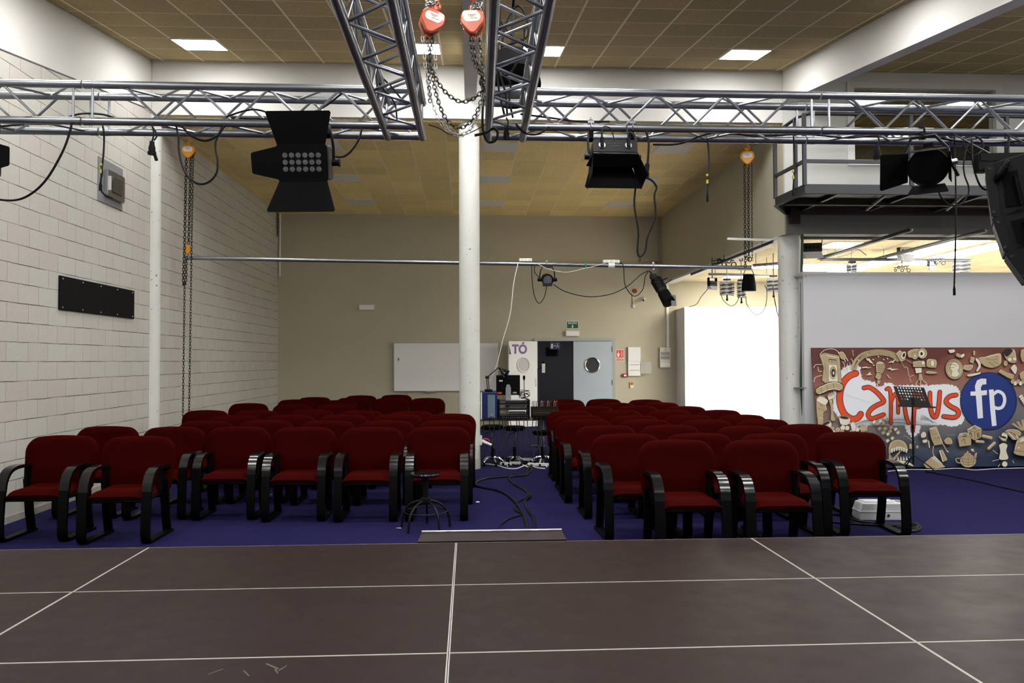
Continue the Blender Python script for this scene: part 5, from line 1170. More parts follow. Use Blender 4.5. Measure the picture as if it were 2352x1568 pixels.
a = at(1972, 1193, Z=0); b = at(2099, 1197, Z=0); t = thing('power_box', 'pale grey plastic power distribution box on the carpet behind the rightmost chair', 'power box', ((a.x+b.x)/2, (a.y+b.y)/2+.1, 0), -.06); w2 = (b.x-a.x)/2; hb = .15
M().box(-w2, w2, -.1, .1, 0, hb*.55).build('base', 'box_white', t, False, .008); M().box(-w2-.004, w2+.004, -.104, .104, hb*.55, hb*.62).build('seam', 'white_paint', t, False)
M().prism([(-w2, hb*.6), (w2, hb*.6), (w2-.02, hb+.02), (-w2+.03, hb+.02)], -.098, .098, Matrix(((1, 0, 0, 0), (0, 0, 1, 0), (0, 1, 0, 0), (0, 0, 0, 1)))).build('lid', 'box_white', t, False, .012)
M().prism([(-w2+.04, 0), (.10, 0), (.12, .02), (-w2+.06, .02)], -.07, .07, Matrix.Translation((0, 0, hb+.012)) @ Matrix(((1, 0, 0, 0), (0, 0, 1, 0), (0, 1, 0, 0), (0, 0, 0, 1)))).build('cover_flap', 'box_white', t, False, .006)
M().box(.15, .21, -.05, .02, hb+.02, hb+.03).build('switch', 'grey_plastic', t, False, .004); M().cyl((.03, -.1, .05), (.03, -.108, .05), .014, n=8).build('lock', 'chrome', t)
gB = 'cable coil round the power box'
for k, P in enumerate(([(1972, 1178), (1955, 1185), (1948, 1192), (1975, 1203), (2040, 1206), (2095, 1207), (2108, 1214), (2085, 1219), (2060, 1216)], [(1885, 1180), (1930, 1182), (1975, 1197), (2050, 1203), (2095, 1200), (2110, 1207), (2100, 1212), (2060, 1210)], [(1890, 1196), (1950, 1202), (2020, 1206), (2080, 1219), (2108, 1218), (2112, 1208), (2080, 1198)])):
    fcable('black cable coiled on the carpet in front of the grey power box', P, .011, group=gB)
fcable('thin black cable running right across the carpet from the music stand', [(2125, 1082), (2180, 1092), (2240, 1104), (2300, 1118), (2370, 1134)], .008)
fcable('thin pale cable lying along the foot of the mural', [(2040, 1082), (2080, 1078), (2140, 1078), (2200, 1075), (2240, 1079), (2290, 1076), (2370, 1074)], .006, 'cable_white')
# cable up the right pillar
def Pc(px, py): return (px, py, 11.5)
cable('dark green cable running down between the right pillar and the grey partition', [Pc(1843, 533), Pc(1841, 640), Pc(1842, 760), Pc(1840, 870), Pc(1843, 930), Pc(1848, 1000), Pc(1850, 1060)], .02, 'cable_green')
for py, n in ((634, 'upper'), (891, 'lower')):
    a = at(1824, py, Y=11.54); b = at(1852, py, Y=11.40); solo(M().bar(a, b, .03, .022), 'pipe_clip', 'steel', '%s metal clip tying the green cable to the right pillar' % n, 'clip', smooth=False)
# white photo backdrop box in the studio
YX = 18.27; a = at(1572, 706, Y=YX); x1_ = XE+1
t = thing('backdrop_wall', 'bright white box wall standing in the studio left of the right pillar', 'backdrop', ((a.x+8)/2, YX, 0))
M().box(a.x, 8.0, YX, YB-.01, 0, a.z).build('panel', 'white_board', t, False, local=False); M().box(a.x-.012, 8.01, YX-.012, YX+.02, a.z, a.z+.02).build('top_edge', 'white_metal', t, False, local=False)
M().bar(at(1553, 713, Y=YB-.02), at(1573, 707, Y=YX+.05), .05, .03).build('bracket', 'steel', t, local=False)
# ================================================================== balcony
zf = 3.84; out = [(4.35, 10.0), (4.30, 10.85), (4.70, YH-.04), (XE, YH-.04), (XE, 10.0)]
t = thing('balcony', 'dark grey steel balcony with a railing above the mural, right of the hall', 'balcony', (7, 10.8, zf))
m = M().prism(out, zf-.02, zf+.0); m.build('deck', 'platform_steel', t, local=False)
m = M()
for (a, b) in zip(out[:-2], out[1:-1]): m.bar((*a, zf-.05), (*b, zf-.05), .012, .13)
m.bar((4.35, 10.0, zf-.05), (XE, 10.0, zf-.05), .014, .13)
m.build('toe_board', 'platform_steel', t, False, local=False)
for (a, b) in ((out[0], out[1]), (out[1], out[2]), ((4.35, 10.0), (XE, 10.0))): M().bar((*a, zf-.105), (*b, zf-.105), .05, .012).build('edge_beam', 'platform_steel', t, False, local=False)
M().box(4.4, XE, 10.75, 10.82, zf-.10, zf-.02).build('under_beam', 'rust_steel', t, False, local=False)
M().box(4.72, XE, YH-.16, YH-.06, zf-.115, zf-.02).build('wall_beam', 'rust_steel', t, False, local=False)
for k, x in enumerate((4.9, 5.9, 6.9, 7.9, 8.9)): M().bar((x, 10.03, zf-.05), (x+.0, YH-.1, zf-.05), .05, .05).build('joist', 'rail_dark', t, False, local=False)
for (ax, ay, bx, by) in ((2035, 447, 1990, 482), (2215, 447, 2175, 482)):
    p_, q_ = at(ax, ay, Z=zf-.09), at(bx, by, Z=zf-.10); M().bar(p_, q_, .03, .03).build('diagonal_brace', 'joist_light', t, False, local=False)
zr = at(1950, 262, Y=10.0).z; zm_ = at(1950, 371, Y=10.0).z
def post(x, y, z1): M().box(x-.022, x+.022, y-.022, y+.022, zf, z1).build('post', 'platform_steel', t, False, local=False)
post(4.30, 10.85, zr-.02); post(4.325, 10.22, zr); post(4.35, 10.0, zr)
for px in (2092, 2312): post(at(px, 300, Y=10.0).x, 10.0, zr)
post(9.4, 10, zr)
for z in (zr, zm_):
    P = [(4.30, 10.85, z), (4.322, 10.3, z), (4.35, 10.0, z)]; m = M()
    if z == zr: m.tube([(4.30, 10.85, z-.02), (4.33, 10.15, z), (4.42, 10.0, z), (XE, 10.0, z)], .024, 10)
    else: m.bar(P[0], P[2], .03, .045).bar(P[2], (XE, 10.0, z), .03, .045)
    m.build('rail', 'platform_steel', t, local=False)
a = at(1817, 517, Y=11.55); solo(M().box(a.x-.075, a.x+.075, YH-.11, YH+.1, a.z-.0, zf-.12), 'steel_post', 'rust_steel', 'short rusty steel post between the right pillar and the balcony', 'post', smooth=False)
# ================================================================== studio ceiling equipment
ZR = 3.38
def strip_light(x0, x1, y0, y1, lbl):
    t = thing('studio_light_panel', lbl, 'ceiling light', ((x0+x1)/2, (y0+y1)/2, 3.5), group='bright panels in the studio ceiling'); hx_, hy_ = (x1-x0)/2, (y1-y0)/2
    M().box(-hx_, hx_, -hy_, hy_, -.012, -.004).build('frame', 'white_metal', t, False); M().box(-hx_+.02, hx_-.02, -hy_+.02, hy_-.02, -.018, -.012).build('diffuser', 'studio_panel', t, False)
a = at(2268, 545, Z=3.49); b = at(1960, 618, Z=3.49)
strip_light(a.x-.35, a.x+.25, a.y, b.y+1.2, 'long bright strip of light running back across the studio ceiling')
a = at(1894, 562, Z=3.49); strip_light(a.x, a.x+.65, a.y-.3, a.y+.35, 'bright ceiling panel in the studio beside the right pillar')
a = at(1845, 610, Z=3.49); strip_light(a.x-.1, a.x+1.2, a.y-.3, a.y+.9, 'bright ceiling panel low behind the right pillar')
a = at(1765, 611, Z=3.49); strip_light(a.x-.35, a.x+.35, a.y-.35, a.y+.35, 'bright studio panel left of the right pillar behind the black bag')
a = at(1688, 637, Z=3.49); strip_light(a.x-.3, a.x+.3, a.y-.6, a.y+.1, 'farthest bright studio panel near the back wall')
strip_light(8.6, 9.2, 12.5, 15.5, 'bright studio strip hidden to the right behind the loudspeaker')
def rail(lbl, p, q, mat='rail_dark', w=.07):
    p, q = Vector(p), Vector(q); t = thing('ceiling_rail', lbl, 'rail', (p+q)/2, group='lighting rails under the studio ceiling')
    m = M().bar(p, q, w, .02).bar(p+Vector((0, 0, -.03)), q+Vector((0, 0, -.03)), w*.8, .01); m.build('track', mat, t, False, local=False)
    M().bar(p+Vector((0, 0, -.015)), q+Vector((0, 0, -.015)), w*.25, .03).build('web', 'steel', t, False, local=False)
    for e in (p.lerp(q, .1), p.lerp(q, .9)):
        if e.y > YH+.25: M().cyl(e, Vector((e.x, e.y, 3.5)), .008, n=6).build('hanger', 'steel', t, local=False)
Zr = lambda px, py: at(px, py, Z=ZR)
rail('dark lighting rail slanting forward from the studio, left of the projector softlight', Zr(2095, 525), Zr(1880, 592))
rail('dark lighting rail slanting forward from the studio above the long strip of light', Zr(2265, 527), Zr(2010, 594))
a, b = Zr(1846, 600), Zr(2228, 590); rail('cross rail of the studio carrying the pantograph at its right end', (a.x, b.y, ZR-.04), (b.x, b.y, ZR-.04), w=.08)
a, b = Zr(1846, 546), Zr(2280, 553); rail('thin cross rail close under the studio ceiling at the front', (a.x, YH+.35, 3.46), (b.x+1, YH+.35, 3.46), 'rail_dark', .04)
rail('dark rail along the studio opening left of the right pillar', Zr(1775, 553), Zr(1587, 629), 'rail_dark', .03)
a, b = at(1670, 548, Y=12.0), at(1793, 552, Y=12.0); solo(M().bar(a, b, .04, .03), 'support_rail', 'white_metal', 'pale metal rail poking left from behind the right pillar', 'rail', smooth=False)
a, b = at(1628, 628, Y=14.5), at(1776, 631, Y=14.5); rail('short silver cross rail carrying the studio lamps left of the pillar', a, b, 'steel', .08)
a, b = at(1730, 608, Y=13.6), at(1795, 603, Y=13.6); rail('dark cross rail behind the black bag left of the right pillar', a, b)
def pantograph(lbl, px, y0, y1, wpx, Y, lamp=None):
    a, b = at(px, y0, Y=Y), at(px, y1, Y=Y); H = a.z-b.z; W = wpx/F*Y; t = thing('pantograph_hanger', lbl, 'lamp hanger', b, group='scissor hangers under the studio ceiling')
    n = max(5, int(H/.04)); M().box(-.06, .06, -.03, .03, H-.03, H).build('trolley', 'rail_dark', t, False)
    M().cyl((0, 0, H-.05), (0, 0, 3.5-b.z), .010, n=8).build('stem', 'steel', t)
    for k in range(n):
        z0_, z1_ = (H-.06)*k/n, (H-.06)*(k+1)/n
        M().bar((-W/2, -.012, z0_), (W/2, -.012, z1_), .01, .022).bar((-W/2, .012, z1_), (W/2, .012, z0_), .01, .022).build('scissor_arm', 'rail_dark' if k % 2 else 'steel', t, False)
    M().cyl((0, 0, -.07), (0, 0, .02), .014, n=8).ball((0, 0, -.08), .024, 8).build('spigot', 'black_metal', t)
    return t
pantograph('folded scissor hanger at the left of the studio lamps', 1670, 640, 678, 34, 14.3)
pantograph('narrow scissor hanger between the folded hanger and the black bag', 1703, 642, 684, 20, 14.2)
pantograph('large scissor hanger half hidden by the right pillar', 1777, 632, 670, 32, 14.0)
pantograph('small scissor hanger above the partition left of the softlight', 1957, 600, 624, 26, 13.6)
pantograph('flat scissor hanger at the right end of the cross rail', 2208, 591, 625, 44, 13.9)
def bracket_chain(lbl, px, py, wpx, hpx, Y, rz=0):
    c = at(px, py, Y=Y); s = wpx/F*Y; t = thing('perforated_bracket', lbl, 'bracket', c, rz, group='perforated hinged brackets in the studio')
    m = M()
    for k in range(5): m.torus(facing(((-.5+k*.25)*s, 0, (.12 if k % 2 else -.08)*s)), .085*s*(1+.12*k), .03*s, 14, 5)
    m.build('ring', 'black_metal', t); M().cyl((0, 0, .1*s), (0, 0, 3.5-c.z), .008, n=6).build('hanger_rod', 'rail_dark', t); M().bar((-.6*s, 0, .1*s), (.5*s, 0, .24*s), .03, .05*s).build('arm', 'black_metal', t)
bracket_chain('black perforated bracket above the silver rail, left one', 1663, 604, 46, 20, 14.2)
bracket_chain('black perforated bracket above the silver rail, right one', 1702, 592, 40, 22, 14.2)
bracket_chain('black perforated bracket sticking up behind the partition, left one', 2072, 618, 32, 12, 13.2)
bracket_chain('black perforated bracket sticking up behind the partition, right one', 2150, 601, 36, 16, 13.2)
def softlight(lbl, px, py, wpx, Y, rz, mat='grey_metal_sheet'):
    c = at(px, py, Y=Y); s = wpx/F*Y; t = thing('studio_floodlight', lbl, 'studio lamp', c, rz)
    M().box(-.5*s, .5*s, -.2*s, .2*s, -.22*s, .28*s).build('housing', mat, t, False, .01)
    flap(t, Matrix.Translation((0, -.2*s, -.22*s)) @ Rm(-pi/2+.5), .9*s, 1.2*s, .4*s, 'grey_metal_sheet'); flap(t, Matrix.Translation((-.5*s, 0, -.22*s)) @ Matrix.Rotation(-pi/2, 4, 'Z') @ Rm(-pi/2+.5), .4*s, .5*s, .35*s, 'white_metal')
    M().box(-.52*s, -.5*s, -.03, .03, -.05*s, .6*s).box(.5*s, .52*s, -.03, .03, -.05*s, .6*s).box(-.52*s, .52*s, -.03, .03, .58*s, .61*s).build('yoke', 'black_metal', t, False)
    m = M()
    for k in range(4): m.box((-.4+.2*k)*s, (-.28+.2*k)*s, -.205*s, -.2*s, -.05*s, .12*s)
    m.build('vent_slot', 'black_matt', t, False); M().cyl((0, 0, .6*s), (0, 0, 3.5-c.z), .010, n=6).build('hanger_rod', 'rail_dark', t)
softlight('grey boxy studio floodlight hanging between the two slanting rails', 2080, 578, 38, 13.2, .15)
softlight('black boxy studio floodlight right behind the right pillar', 1866, 570, 42, 12.3, -.3, 'black_metal')
softlight('small floodlight at the left end of the silver cross rail', 1636, 652, 24, 14.6, .5, 'black_metal')
softlight('small grey floodlight behind the partition beside the perforated bracket', 2140, 610, 18, 13.4, .2)
c = at(1720, 668, Y=12.6); t = thing('hanging_bag', 'black chain bag hanging open from the right end of the far pipe', 'bag', c)
vs = [(.115, 0), (.105, .1), (.095, .2), (.085, .29)]; m = M()
m.lathe([(.0001, 0)]+[(r, z) for r, z in [(.12, .0), (.115, .1), (.10, .2), (.088, .27), (.08, .27), (.09, .1)]], Matrix.Diagonal((1, .6, 1, 1)), 20); m.build('bag', 'black_matt', t)
top = onpipe(1716)-c
for s in (-1, 1): M().tube([(s*.085, 0, .27), (s*.03, 0, .40), top], .006, 5).build('strap', 'black_plastic', t)
gL = 'thin cables drooping below the studio lamps'
cable('thin black cable drooping between the two left scissor hangers', [(1655, 672), (1662, 690), (1678, 702), (1690, 697), (1698, 682)], .006, Y=14.1, group=gL)
cable('thin black cable in a deep loop in front of the white backdrop', [(1713, 680), (1716, 700), (1735, 722), (1752, 715), (1760, 695), (1761, 665), (1756, 655)], .006, Y=13.9, group=gL)
cable('thin black cable dropping from the small floodlight to the backdrop top', [(1630, 655), (1622, 668), (1610, 682), (1600, 698), (1583, 705)], .007, Y=16, group=gL)
cable('thin black cable hanging in an arch beside the softlight', [(1925, 590), (1950, 583), (1970, 573), (1990, 586)], .006, Y=13.0, group=gL)
cable('black cable end hanging beside the large scissor hanger', [(1775, 655), (1778, 680), (1780, 692), (1786, 720), (1790, 730)], .008, Y=13.5, group=gL)
# ================================================================== the painted mural board, leaning on the partition
MB, MT = Vector((0, 11.17, .02)), Vector((0, 11.375, 1.755))
mu = (MT-MB).normalized(); mn = Vector((0, -mu.z, mu.y))         # up the board, and out of it
def MP(u, v, lay=0.):
    d = FW + RT*((1840+u/4.594-1176)/F) + UP*((784-(780+v/4.594))/F); k = (MB-EYE).dot(mn)/d.dot(mn)
    return EYE+d*k+mn*(.003+lay*.00012)
tl_ = MP(110, 98); bl_ = MP(165, 1370); Hm = (MT-MB).length
org = Vector((7.0, MB.y, 0))
t = thing('mural_board', 'large painted board lettered Campus fp, leaning on the grey partition', 'mural', org)
def mpt(x, s, o=0.): return Vector((x, MB.y, MB.z))+mu*s+mn*o
m = M(); XA, XB_ = tl_.x, 9.3
vs = [mpt(x, s, o) for o in (-.018, .002) for s in (0, Hm) for x in (XA, XB_)]
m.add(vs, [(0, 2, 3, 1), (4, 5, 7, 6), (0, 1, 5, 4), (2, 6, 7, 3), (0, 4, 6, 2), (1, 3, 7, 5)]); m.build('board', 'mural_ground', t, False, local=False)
LAY = [0]
MM = ['mural_tan', 'mural_light', 'mural_line', 'mural_white', 'mural_orange', 'mural_red', 'mural_blue', 'mural_blue_dark']
class Paint:
    def __init__(s): s.m = M()
    def poly(s, pts, mi):
        LAY[0] += 1; s.m.add([MP(u, v, LAY[0]) for u, v in pts], [tuple(range(len(pts)))], mi)
    def stroke(s, pts, w, mi, closed=False, smooth=True, taper=0.):
        LAY[0] += 1; P = [Vector((a, b, 0)) for a, b in pts]
        if smooth and len(P) > 2:
            if closed: P = spline(P+[P[0]], 5)[:-1]
            else: P = spline(P, 6)
        k = len(P); vs = []; n = k
        for i, p in enumerate(P):
            a = P[i-1] if (i or closed) else p; b = P[(i+1) % k] if (i < k-1 or closed) else p; d = (b-a)
            d = d.normalized() if d.length else Vector((1, 0, 0)); q = Vector((-d.y, d.x, 0)); ww = w*(1-taper*abs(2*i/(k-1)-1)**3)/2
            vs += [p+q*ww, p-q*ww]
        fs = [(2*i, 2*i+1, 2*((i+1) % k)+1, 2*((i+1) % k)) for i in range(k if closed else k-1)]
        s.m.add([MP(v.x, v.y, LAY[0]) for v in vs], fs, mi)
        if not closed and w > 12:
            for e in (P[0], P[-1]):
                r = w*(1-taper)/2; s.poly([(e.x+r*cos(a*pi/8), e.y+r*sin(a*pi/8)) for a in range(16)], mi)
    def sh(s, pts, fill=0, smooth=False, line=3.2, hi=True):
        P = [(p.x, p.y) for p in spline([(a, b, 0) for a, b in pts+[pts[0]]], 5)[:-1]] if smooth else pts
        s.poly(P, fill)
        if hi and fill == 0:
            cx = sum(p[0] for p in P)/len(P); cy = sum(p[1] for p in P)/len(P)
            s.stroke([(cx+(p[0]-cx)*.86, cy+(p[1]-cy)*.86) for p in P[:max(3, len(P)//2)]], 4, 1, smooth=False)
        s.stroke(P, line, 2, True, False)
    def ell(s, cx, cy, rx, ry, fill=0, rot=0., line=3.2, n=28, hi=True):
        P = [(cx+rx*cos(a)*cos(rot)-ry*sin(a)*sin(rot), cy+rx*cos(a)*sin(rot)+ry*sin(a)*cos(rot)) for a in [2*pi*k/n for k in range(n)]]
        s.sh(P, fill, False, line, hi)
    def lines(s, L, w=2.5, mi=2):
        for P in L: s.stroke(P, w, mi)
    def done(s, name, label=None):
        used = sorted(set(s.m.m)); s.m.m = [used.index(i) for i in s.m.m]; o = s.m.build(name, [MM[i] for i in used], t, False, local=False)
        if label: o['label'] = label
        return o
random.seed(9)
# white glow round the word
def glow(P, amp=11):
    S_ = spline([(a, b, 0) for a, b in P+[P[0]]], 14)[:-1]; cx = sum(p.x for p in S_)/len(S_); cy = sum(p.y for p in S_)/len(S_)
    return [(p.x+random.uniform(-amp, amp), p.y+random.uniform(-amp, amp)) for p in S_]
p = Paint()
p.poly(glow([(330, 620), (345, 480), (420, 330), (520, 265), (620, 290), (650, 420), (760, 440), (820, 500), (900, 455), (1010, 480), (1180, 480), (1340, 480), (1500, 470), (1640, 500), (1690, 640), (1730, 830), (1660, 900), (1540, 905), (1400, 880), (1310, 830), (1270, 800), (1250, 960), (1170, 1025), (1110, 960), (1060, 850), (960, 850), (900, 900), (700, 850), (640, 900), (560, 910), (440, 860), (350, 760)]), 3)
p.done('white_glow', 'soft white painted patch behind the word')
# letters
C = [(578, 355), (505, 385), (440, 460), (408, 570), (412, 680), (455, 780), (530, 835), (595, 826), (628, 785)]
Wd = {'C': [(C, 66)], 'a': [([(662, 508), (720, 503), (790, 548), (850, 612), (868, 655), (800, 690), (735, 735), (706, 795), (745, 832), (820, 808), (868, 790)], 46)],
      'm': [([(898, 522), (924, 512), (940, 560), (946, 700), (944, 880)], 36), ([(950, 650), (975, 590), (1005, 570), (1020, 640), (1022, 770)], 36), ([(1025, 650), (1060, 600), (1085, 680), (1105, 800), (1132, 880)], 38)],
      'p': [([(1192, 560), (1190, 720), (1182, 850), (1176, 965)], 40), ([(1195, 590), (1260, 580), (1300, 640), (1260, 700), (1200, 710)], 34)],
      'u': [([(1356, 560), (1358, 690), (1380, 790), (1412, 815), (1436, 770), (1452, 660), (1460, 550)], 42)],
      's': [([(1632, 582), (1565, 596), (1524, 650), (1570, 700), (1640, 738), (1656, 785), (1610, 818), (1500, 808)], 44)]}
for ch, L in Wd.items():
    p = Paint()
    for P, w in L: p.stroke(P, w+9, 2, taper=.06)
    for P, w in L: p.stroke(P, w+4, 5, taper=.06)
    for P, w in L: p.stroke(P, w-10, 4, taper=.1)
    p.done('letter', 'orange painted letter %s' % ch)
# blue disc with fp
p = Paint(); circ = lambda cx, cy, r, n=64: [(cx+r*cos(2*pi*k/n), cy+r*1.02*sin(2*pi*k/n)) for k in range(n)]
p.poly(circ(1972, 648, 300), 7); p.poly(circ(1970, 645, 286), 6); p.done('blue_disc', 'round blue disc')
p = Paint(); f_ = [(1948, 412), (1948, 470), (1905, 475), (1890, 510), (1894, 538), (1955, 532), (1955, 582), (1900, 588), (1914, 825), (1858, 832), (1838, 590), (1782, 590), (1782, 548), (1834, 545), (1828, 490), (1850, 430), (1895, 410)]
p.poly(f_, 3); p.done('letter', 'white letter f on the blue disc')
p = Paint(); p.poly([(1975, 528), (2025, 524), (2030, 600), (2056, 905), (2008, 912), (1990, 740)], 3)
p.stroke([(2022, 575), (2070, 545), (2125, 575), (2142, 640), (2120, 705), (2075, 725), (2036, 715)], 34, 3); p.done('letter', 'white letter p on the blue disc')
# doodles round the word
def doodle(name, fn): q = Paint(); fn(q); q.done(name)
def amp(p):
    p.sh([(190, 165), (242, 137), (266, 466), (214, 432), (232, 300)], 0); p.sh([(242, 137), (400, 168), (412, 300), (425, 470), (266, 464), (250, 300)], 0)
    p.sh([(272, 160), (375, 180), (376, 196), (273, 178)], 1); p.sh([(288, 205), (372, 215), (372, 238), (290, 230)], 2)
    for k in range(4): p.ell(302+k*20, 222+k*2, 8, 9, 1, line=2)
    p.sh([(285, 262), (375, 268), (384, 445), (285, 440)], 1); p.ell(333, 350, 34, 66, 0); p.ell(335, 352, 20, 42, 2); p.ell(337, 352, 10, 20, 1)
doodle('painted_amplifier', amp)
def plug_(p):
    p.sh([(384, 135), (432, 126), (470, 180), (452, 212), (412, 200)], 0, True); p.stroke([(452, 205), (462, 236)], 8, 1, smooth=False); p.stroke([(470, 190), (490, 228)], 8, 1, smooth=False)
    p.lines([[(190, 160), (240, 112), (320, 98), (375, 120), (392, 150)], [(125, 300), (150, 265), (215, 262)], [(170, 285), (180, 330), (215, 335)], [(128, 450), (145, 400), (215, 375)], [(430, 335), (440, 310), (432, 290)], [(455, 340), (450, 260), (430, 230)], [(480, 330), (482, 250)], [(505, 240), (520, 300), (525, 330)], [(520, 200), (548, 250), (552, 310)]], 6, 1)
doodle('painted_plug', plug_)
def staff(p):
    a = [(556, 295), (575, 240), (640, 175), (740, 145), (850, 140), (960, 165), (1010, 205)]; p.stroke([(x, y-3) for x, y in a], 62, 0)
    for k in range(5): p.stroke([(x-4*k+8, y-24+k*11) for x, y in a], 2.4, 2)
    for x, y in ((600, 215), (755, 210), (810, 180), (865, 212), (905, 200), (700, 160), (760, 270)):
        p.ell(x, y, 10, 8, 1, line=2); p.stroke([(x+8, y), (x+10, y-38)], 3, 2, smooth=False)
    p.stroke([(545, 170), (532, 112), (552, 120)], 4, 1, smooth=False)
doodle('painted_music_staff', staff)
for BOLT in ([(664, 176), (690, 200), (712, 196), (760, 260), (712, 240), (705, 222), (690, 226)], [(632, 290), (690, 282), (692, 292), (745, 292), (690, 306), (684, 298), (640, 304)], [(668, 376), (705, 358), (700, 350), (730, 340), (722, 360), (748, 372), (710, 376)],
              [(890, 310), (945, 292), (940, 306), (1028, 312), (935, 330), (942, 318)], [(905, 250), (945, 222), (948, 232), (1000, 195), (958, 252), (950, 240)], [(888, 366), (915, 372), (912, 384), (952, 420), (905, 394), (908, 384)]): doodle('painted_lightning', lambda p: p.sh(BOLT, 1, line=2.5))
def mic(p):
    p.sh([(775, 400), (792, 350), (840, 355), (836, 405), (810, 430)], 0); p.sh([(790, 430), (830, 432), (822, 466), (796, 470)], 0, line=2.5); p.stroke([(798, 465), (795, 505)], 9, 1, smooth=False)
    p.sh([(785, 345), (780, 270), (800, 232), (850, 235), (878, 270), (866, 330), (842, 362)], 0, True)
    for k in range(5): p.stroke([(790+k*2, 262+k*20), (830+k, 268+k*20), (872-k*3, 258+k*22)], 4, 2)
    for k in range(4): p.stroke([(812+k*14, 236), (806+k*12, 258)], 4, 1)
doodle('painted_microphone', mic)
def cam_(p):
    p.sh([(1110, 130), (1160, 105), (1240, 102), (1240, 180), (1130, 190)], 0, True); p.ell(1190, 170, 32, 40, 0); p.ell(1190, 172, 12, 16, 1); p.ell(1268, 145, 52, 56, 0); p.ell(1262, 148, 34, 40, 1); p.ell(1260, 150, 12, 16, 2)
    p.sh([(1168, 232), (1250, 222), (1300, 240), (1302, 290), (1170, 292)], 0); p.sh([(1190, 300), (1262, 298), (1262, 350), (1200, 358)], 1); p.sh([(1310, 235), (1330, 205), (1412, 215), (1418, 280), (1400, 298), (1318, 288)], 0, True); p.ell(1375, 250, 20, 34, 1); p.ell(1275, 245, 20, 22, 1)
    p.sh([(1232, 362), (1262, 362), (1275, 430), (1225, 430)], 0); p.lines([[(1225, 430), (1205, 455), (1195, 490)], [(1250, 430), (1248, 490)], [(1275, 430), (1310, 460), (1315, 490)]], 6, 1)
    p.sh([(1300, 340), (1340, 330), (1425, 345), (1400, 362), (1315, 360)], 0, True); p.sh([(985, 150), (1030, 108), (1092, 160), (1090, 215), (1040, 240)], 0); p.ell(1070, 165, 26, 42, 1, .3); p.ell(1072, 165, 12, 22, 2, .3)
    p.lines([[(1080, 290), (1110, 300), (1130, 385), (1180, 372)], [(1130, 400), (1150, 450)]], 4, 1)
    p.lines([[(1050, 240), (1080, 300)], [(1100, 215), (1165, 250)]], 5, 0); p.ell(1210, 260, 9, 9, 1); p.ell(1240, 262, 9, 9, 1)
doodle('painted_film_camera', cam_)
def coin(p):
    p.ell(1604, 312, 94, 108, 0, -.12); p.ell(1604, 312, 80, 94, 0, -.12, line=2); p.sh([(1575, 250), (1620, 240), (1655, 290), (1640, 330), (1655, 360), (1620, 395), (1575, 380), (1580, 330), (1560, 300)], 1, True, 2.5); p.lines([[(1545, 240), (1590, 225), (1640, 245)], [(1540, 270), (1590, 262), (1630, 280)], [(1550, 300), (1600, 292)]], 4, 2)
doodle('painted_coin', coin)
def scope(p):
    p.sh([(1800, 120), (1822, 120), (1822, 165), (1800, 168)], 0, line=2.5); p.sh([(1775, 180), (1822, 190), (1800, 252), (1762, 240)], 0); p.sh([(1835, 190), (1875, 230), (1880, 290), (1850, 335), (1830, 330), (1855, 270), (1825, 215)], 1, True); p.sh([(1700, 270), (1790, 265), (1800, 290), (1760, 330), (1700, 315), (1692, 290)], 0, True); p.sh([(1730, 370), (1870, 345), (1868, 365), (1760, 392)], 1, True)
    p.sh([(1535, 110), (1600, 105), (1608, 130), (1560, 145)], 1, True); p.sh([(1625, 140), (1680, 165), (1672, 195), (1620, 175)], 0, True); p.sh([(1660, 170), (1700, 148), (1710, 170), (1680, 195)], 1, True)
doodle('painted_microscope', scope)
def hands(p):
    p.sh([(1850, 190), (1930, 178), (1990, 160), (2085, 145), (2100, 200), (2090, 260), (2040, 290), (1985, 300), (1920, 280), (1880, 245)], 0, True); p.lines([[(1930, 200), (2000, 215), (2060, 200)], [(1960, 240), (2010, 262)], [(1990, 262), (2030, 285)], [(2020, 235), (2065, 255)], [(2030, 190), (2060, 170)]], 3, 2); p.lines([[(1940, 190), (1990, 175), (2060, 160)]], 4, 1)
doodle('painted_handshake', hands)
def head(p):
    p.sh([(2110, 130), (2150, 100), (2230, 105), (2250, 160), (2260, 230), (2230, 250), (2180, 240), (2140, 200)], 0, True); p.sh([(2110, 130), (2150, 100), (2210, 108), (2200, 140), (2150, 180)], 2, True, hi=False); p.ell(2185, 210, 24, 22, 1); p.ell(2235, 205, 22, 20, 1); p.ell(2140, 250, 22, 30, 0); p.sh([(2190, 300), (2230, 262), (2262, 300), (2245, 365), (2215, 340)], 1, True)
    p.sh([(2060, 340), (2090, 315), (2160, 350), (2230, 370), (2210, 420), (2120, 380)], 0, True); p.sh([(2285, 360), (2330, 330), (2352, 350), (2352, 440), (2300, 420)], 0, True)
    for k in range(5): p.ell(2215+k*28, 440+(k % 2)*20, 20, 26, 1 if k % 2 else 0, .4, 2.5)
    p.sh([(2300, 110), (2345, 105), (2350, 200), (2320, 240), (2295, 180)], 0, True)
    for k in range(4): p.ell(2300+k*14, 600+k*22, 24, 18, 1, -.5, 2.5)
doodle('painted_figure', head)
def film(p):
    P = [(176, 540), (215, 525), (270, 500), (340, 487), (395, 500)]; p.stroke(P, 88, 2); p.stroke(P, 70, 0); p.stroke([(x, y-34) for x, y in P], 8, 1); p.stroke([(x, y+34) for x, y in P], 8, 1)
    for x, y in ((200, 540), (262, 512), (330, 495)): p.stroke([(x-6, y-34), (x+8, y+34)], 3, 2, smooth=False)
doodle('painted_film_strip', film)
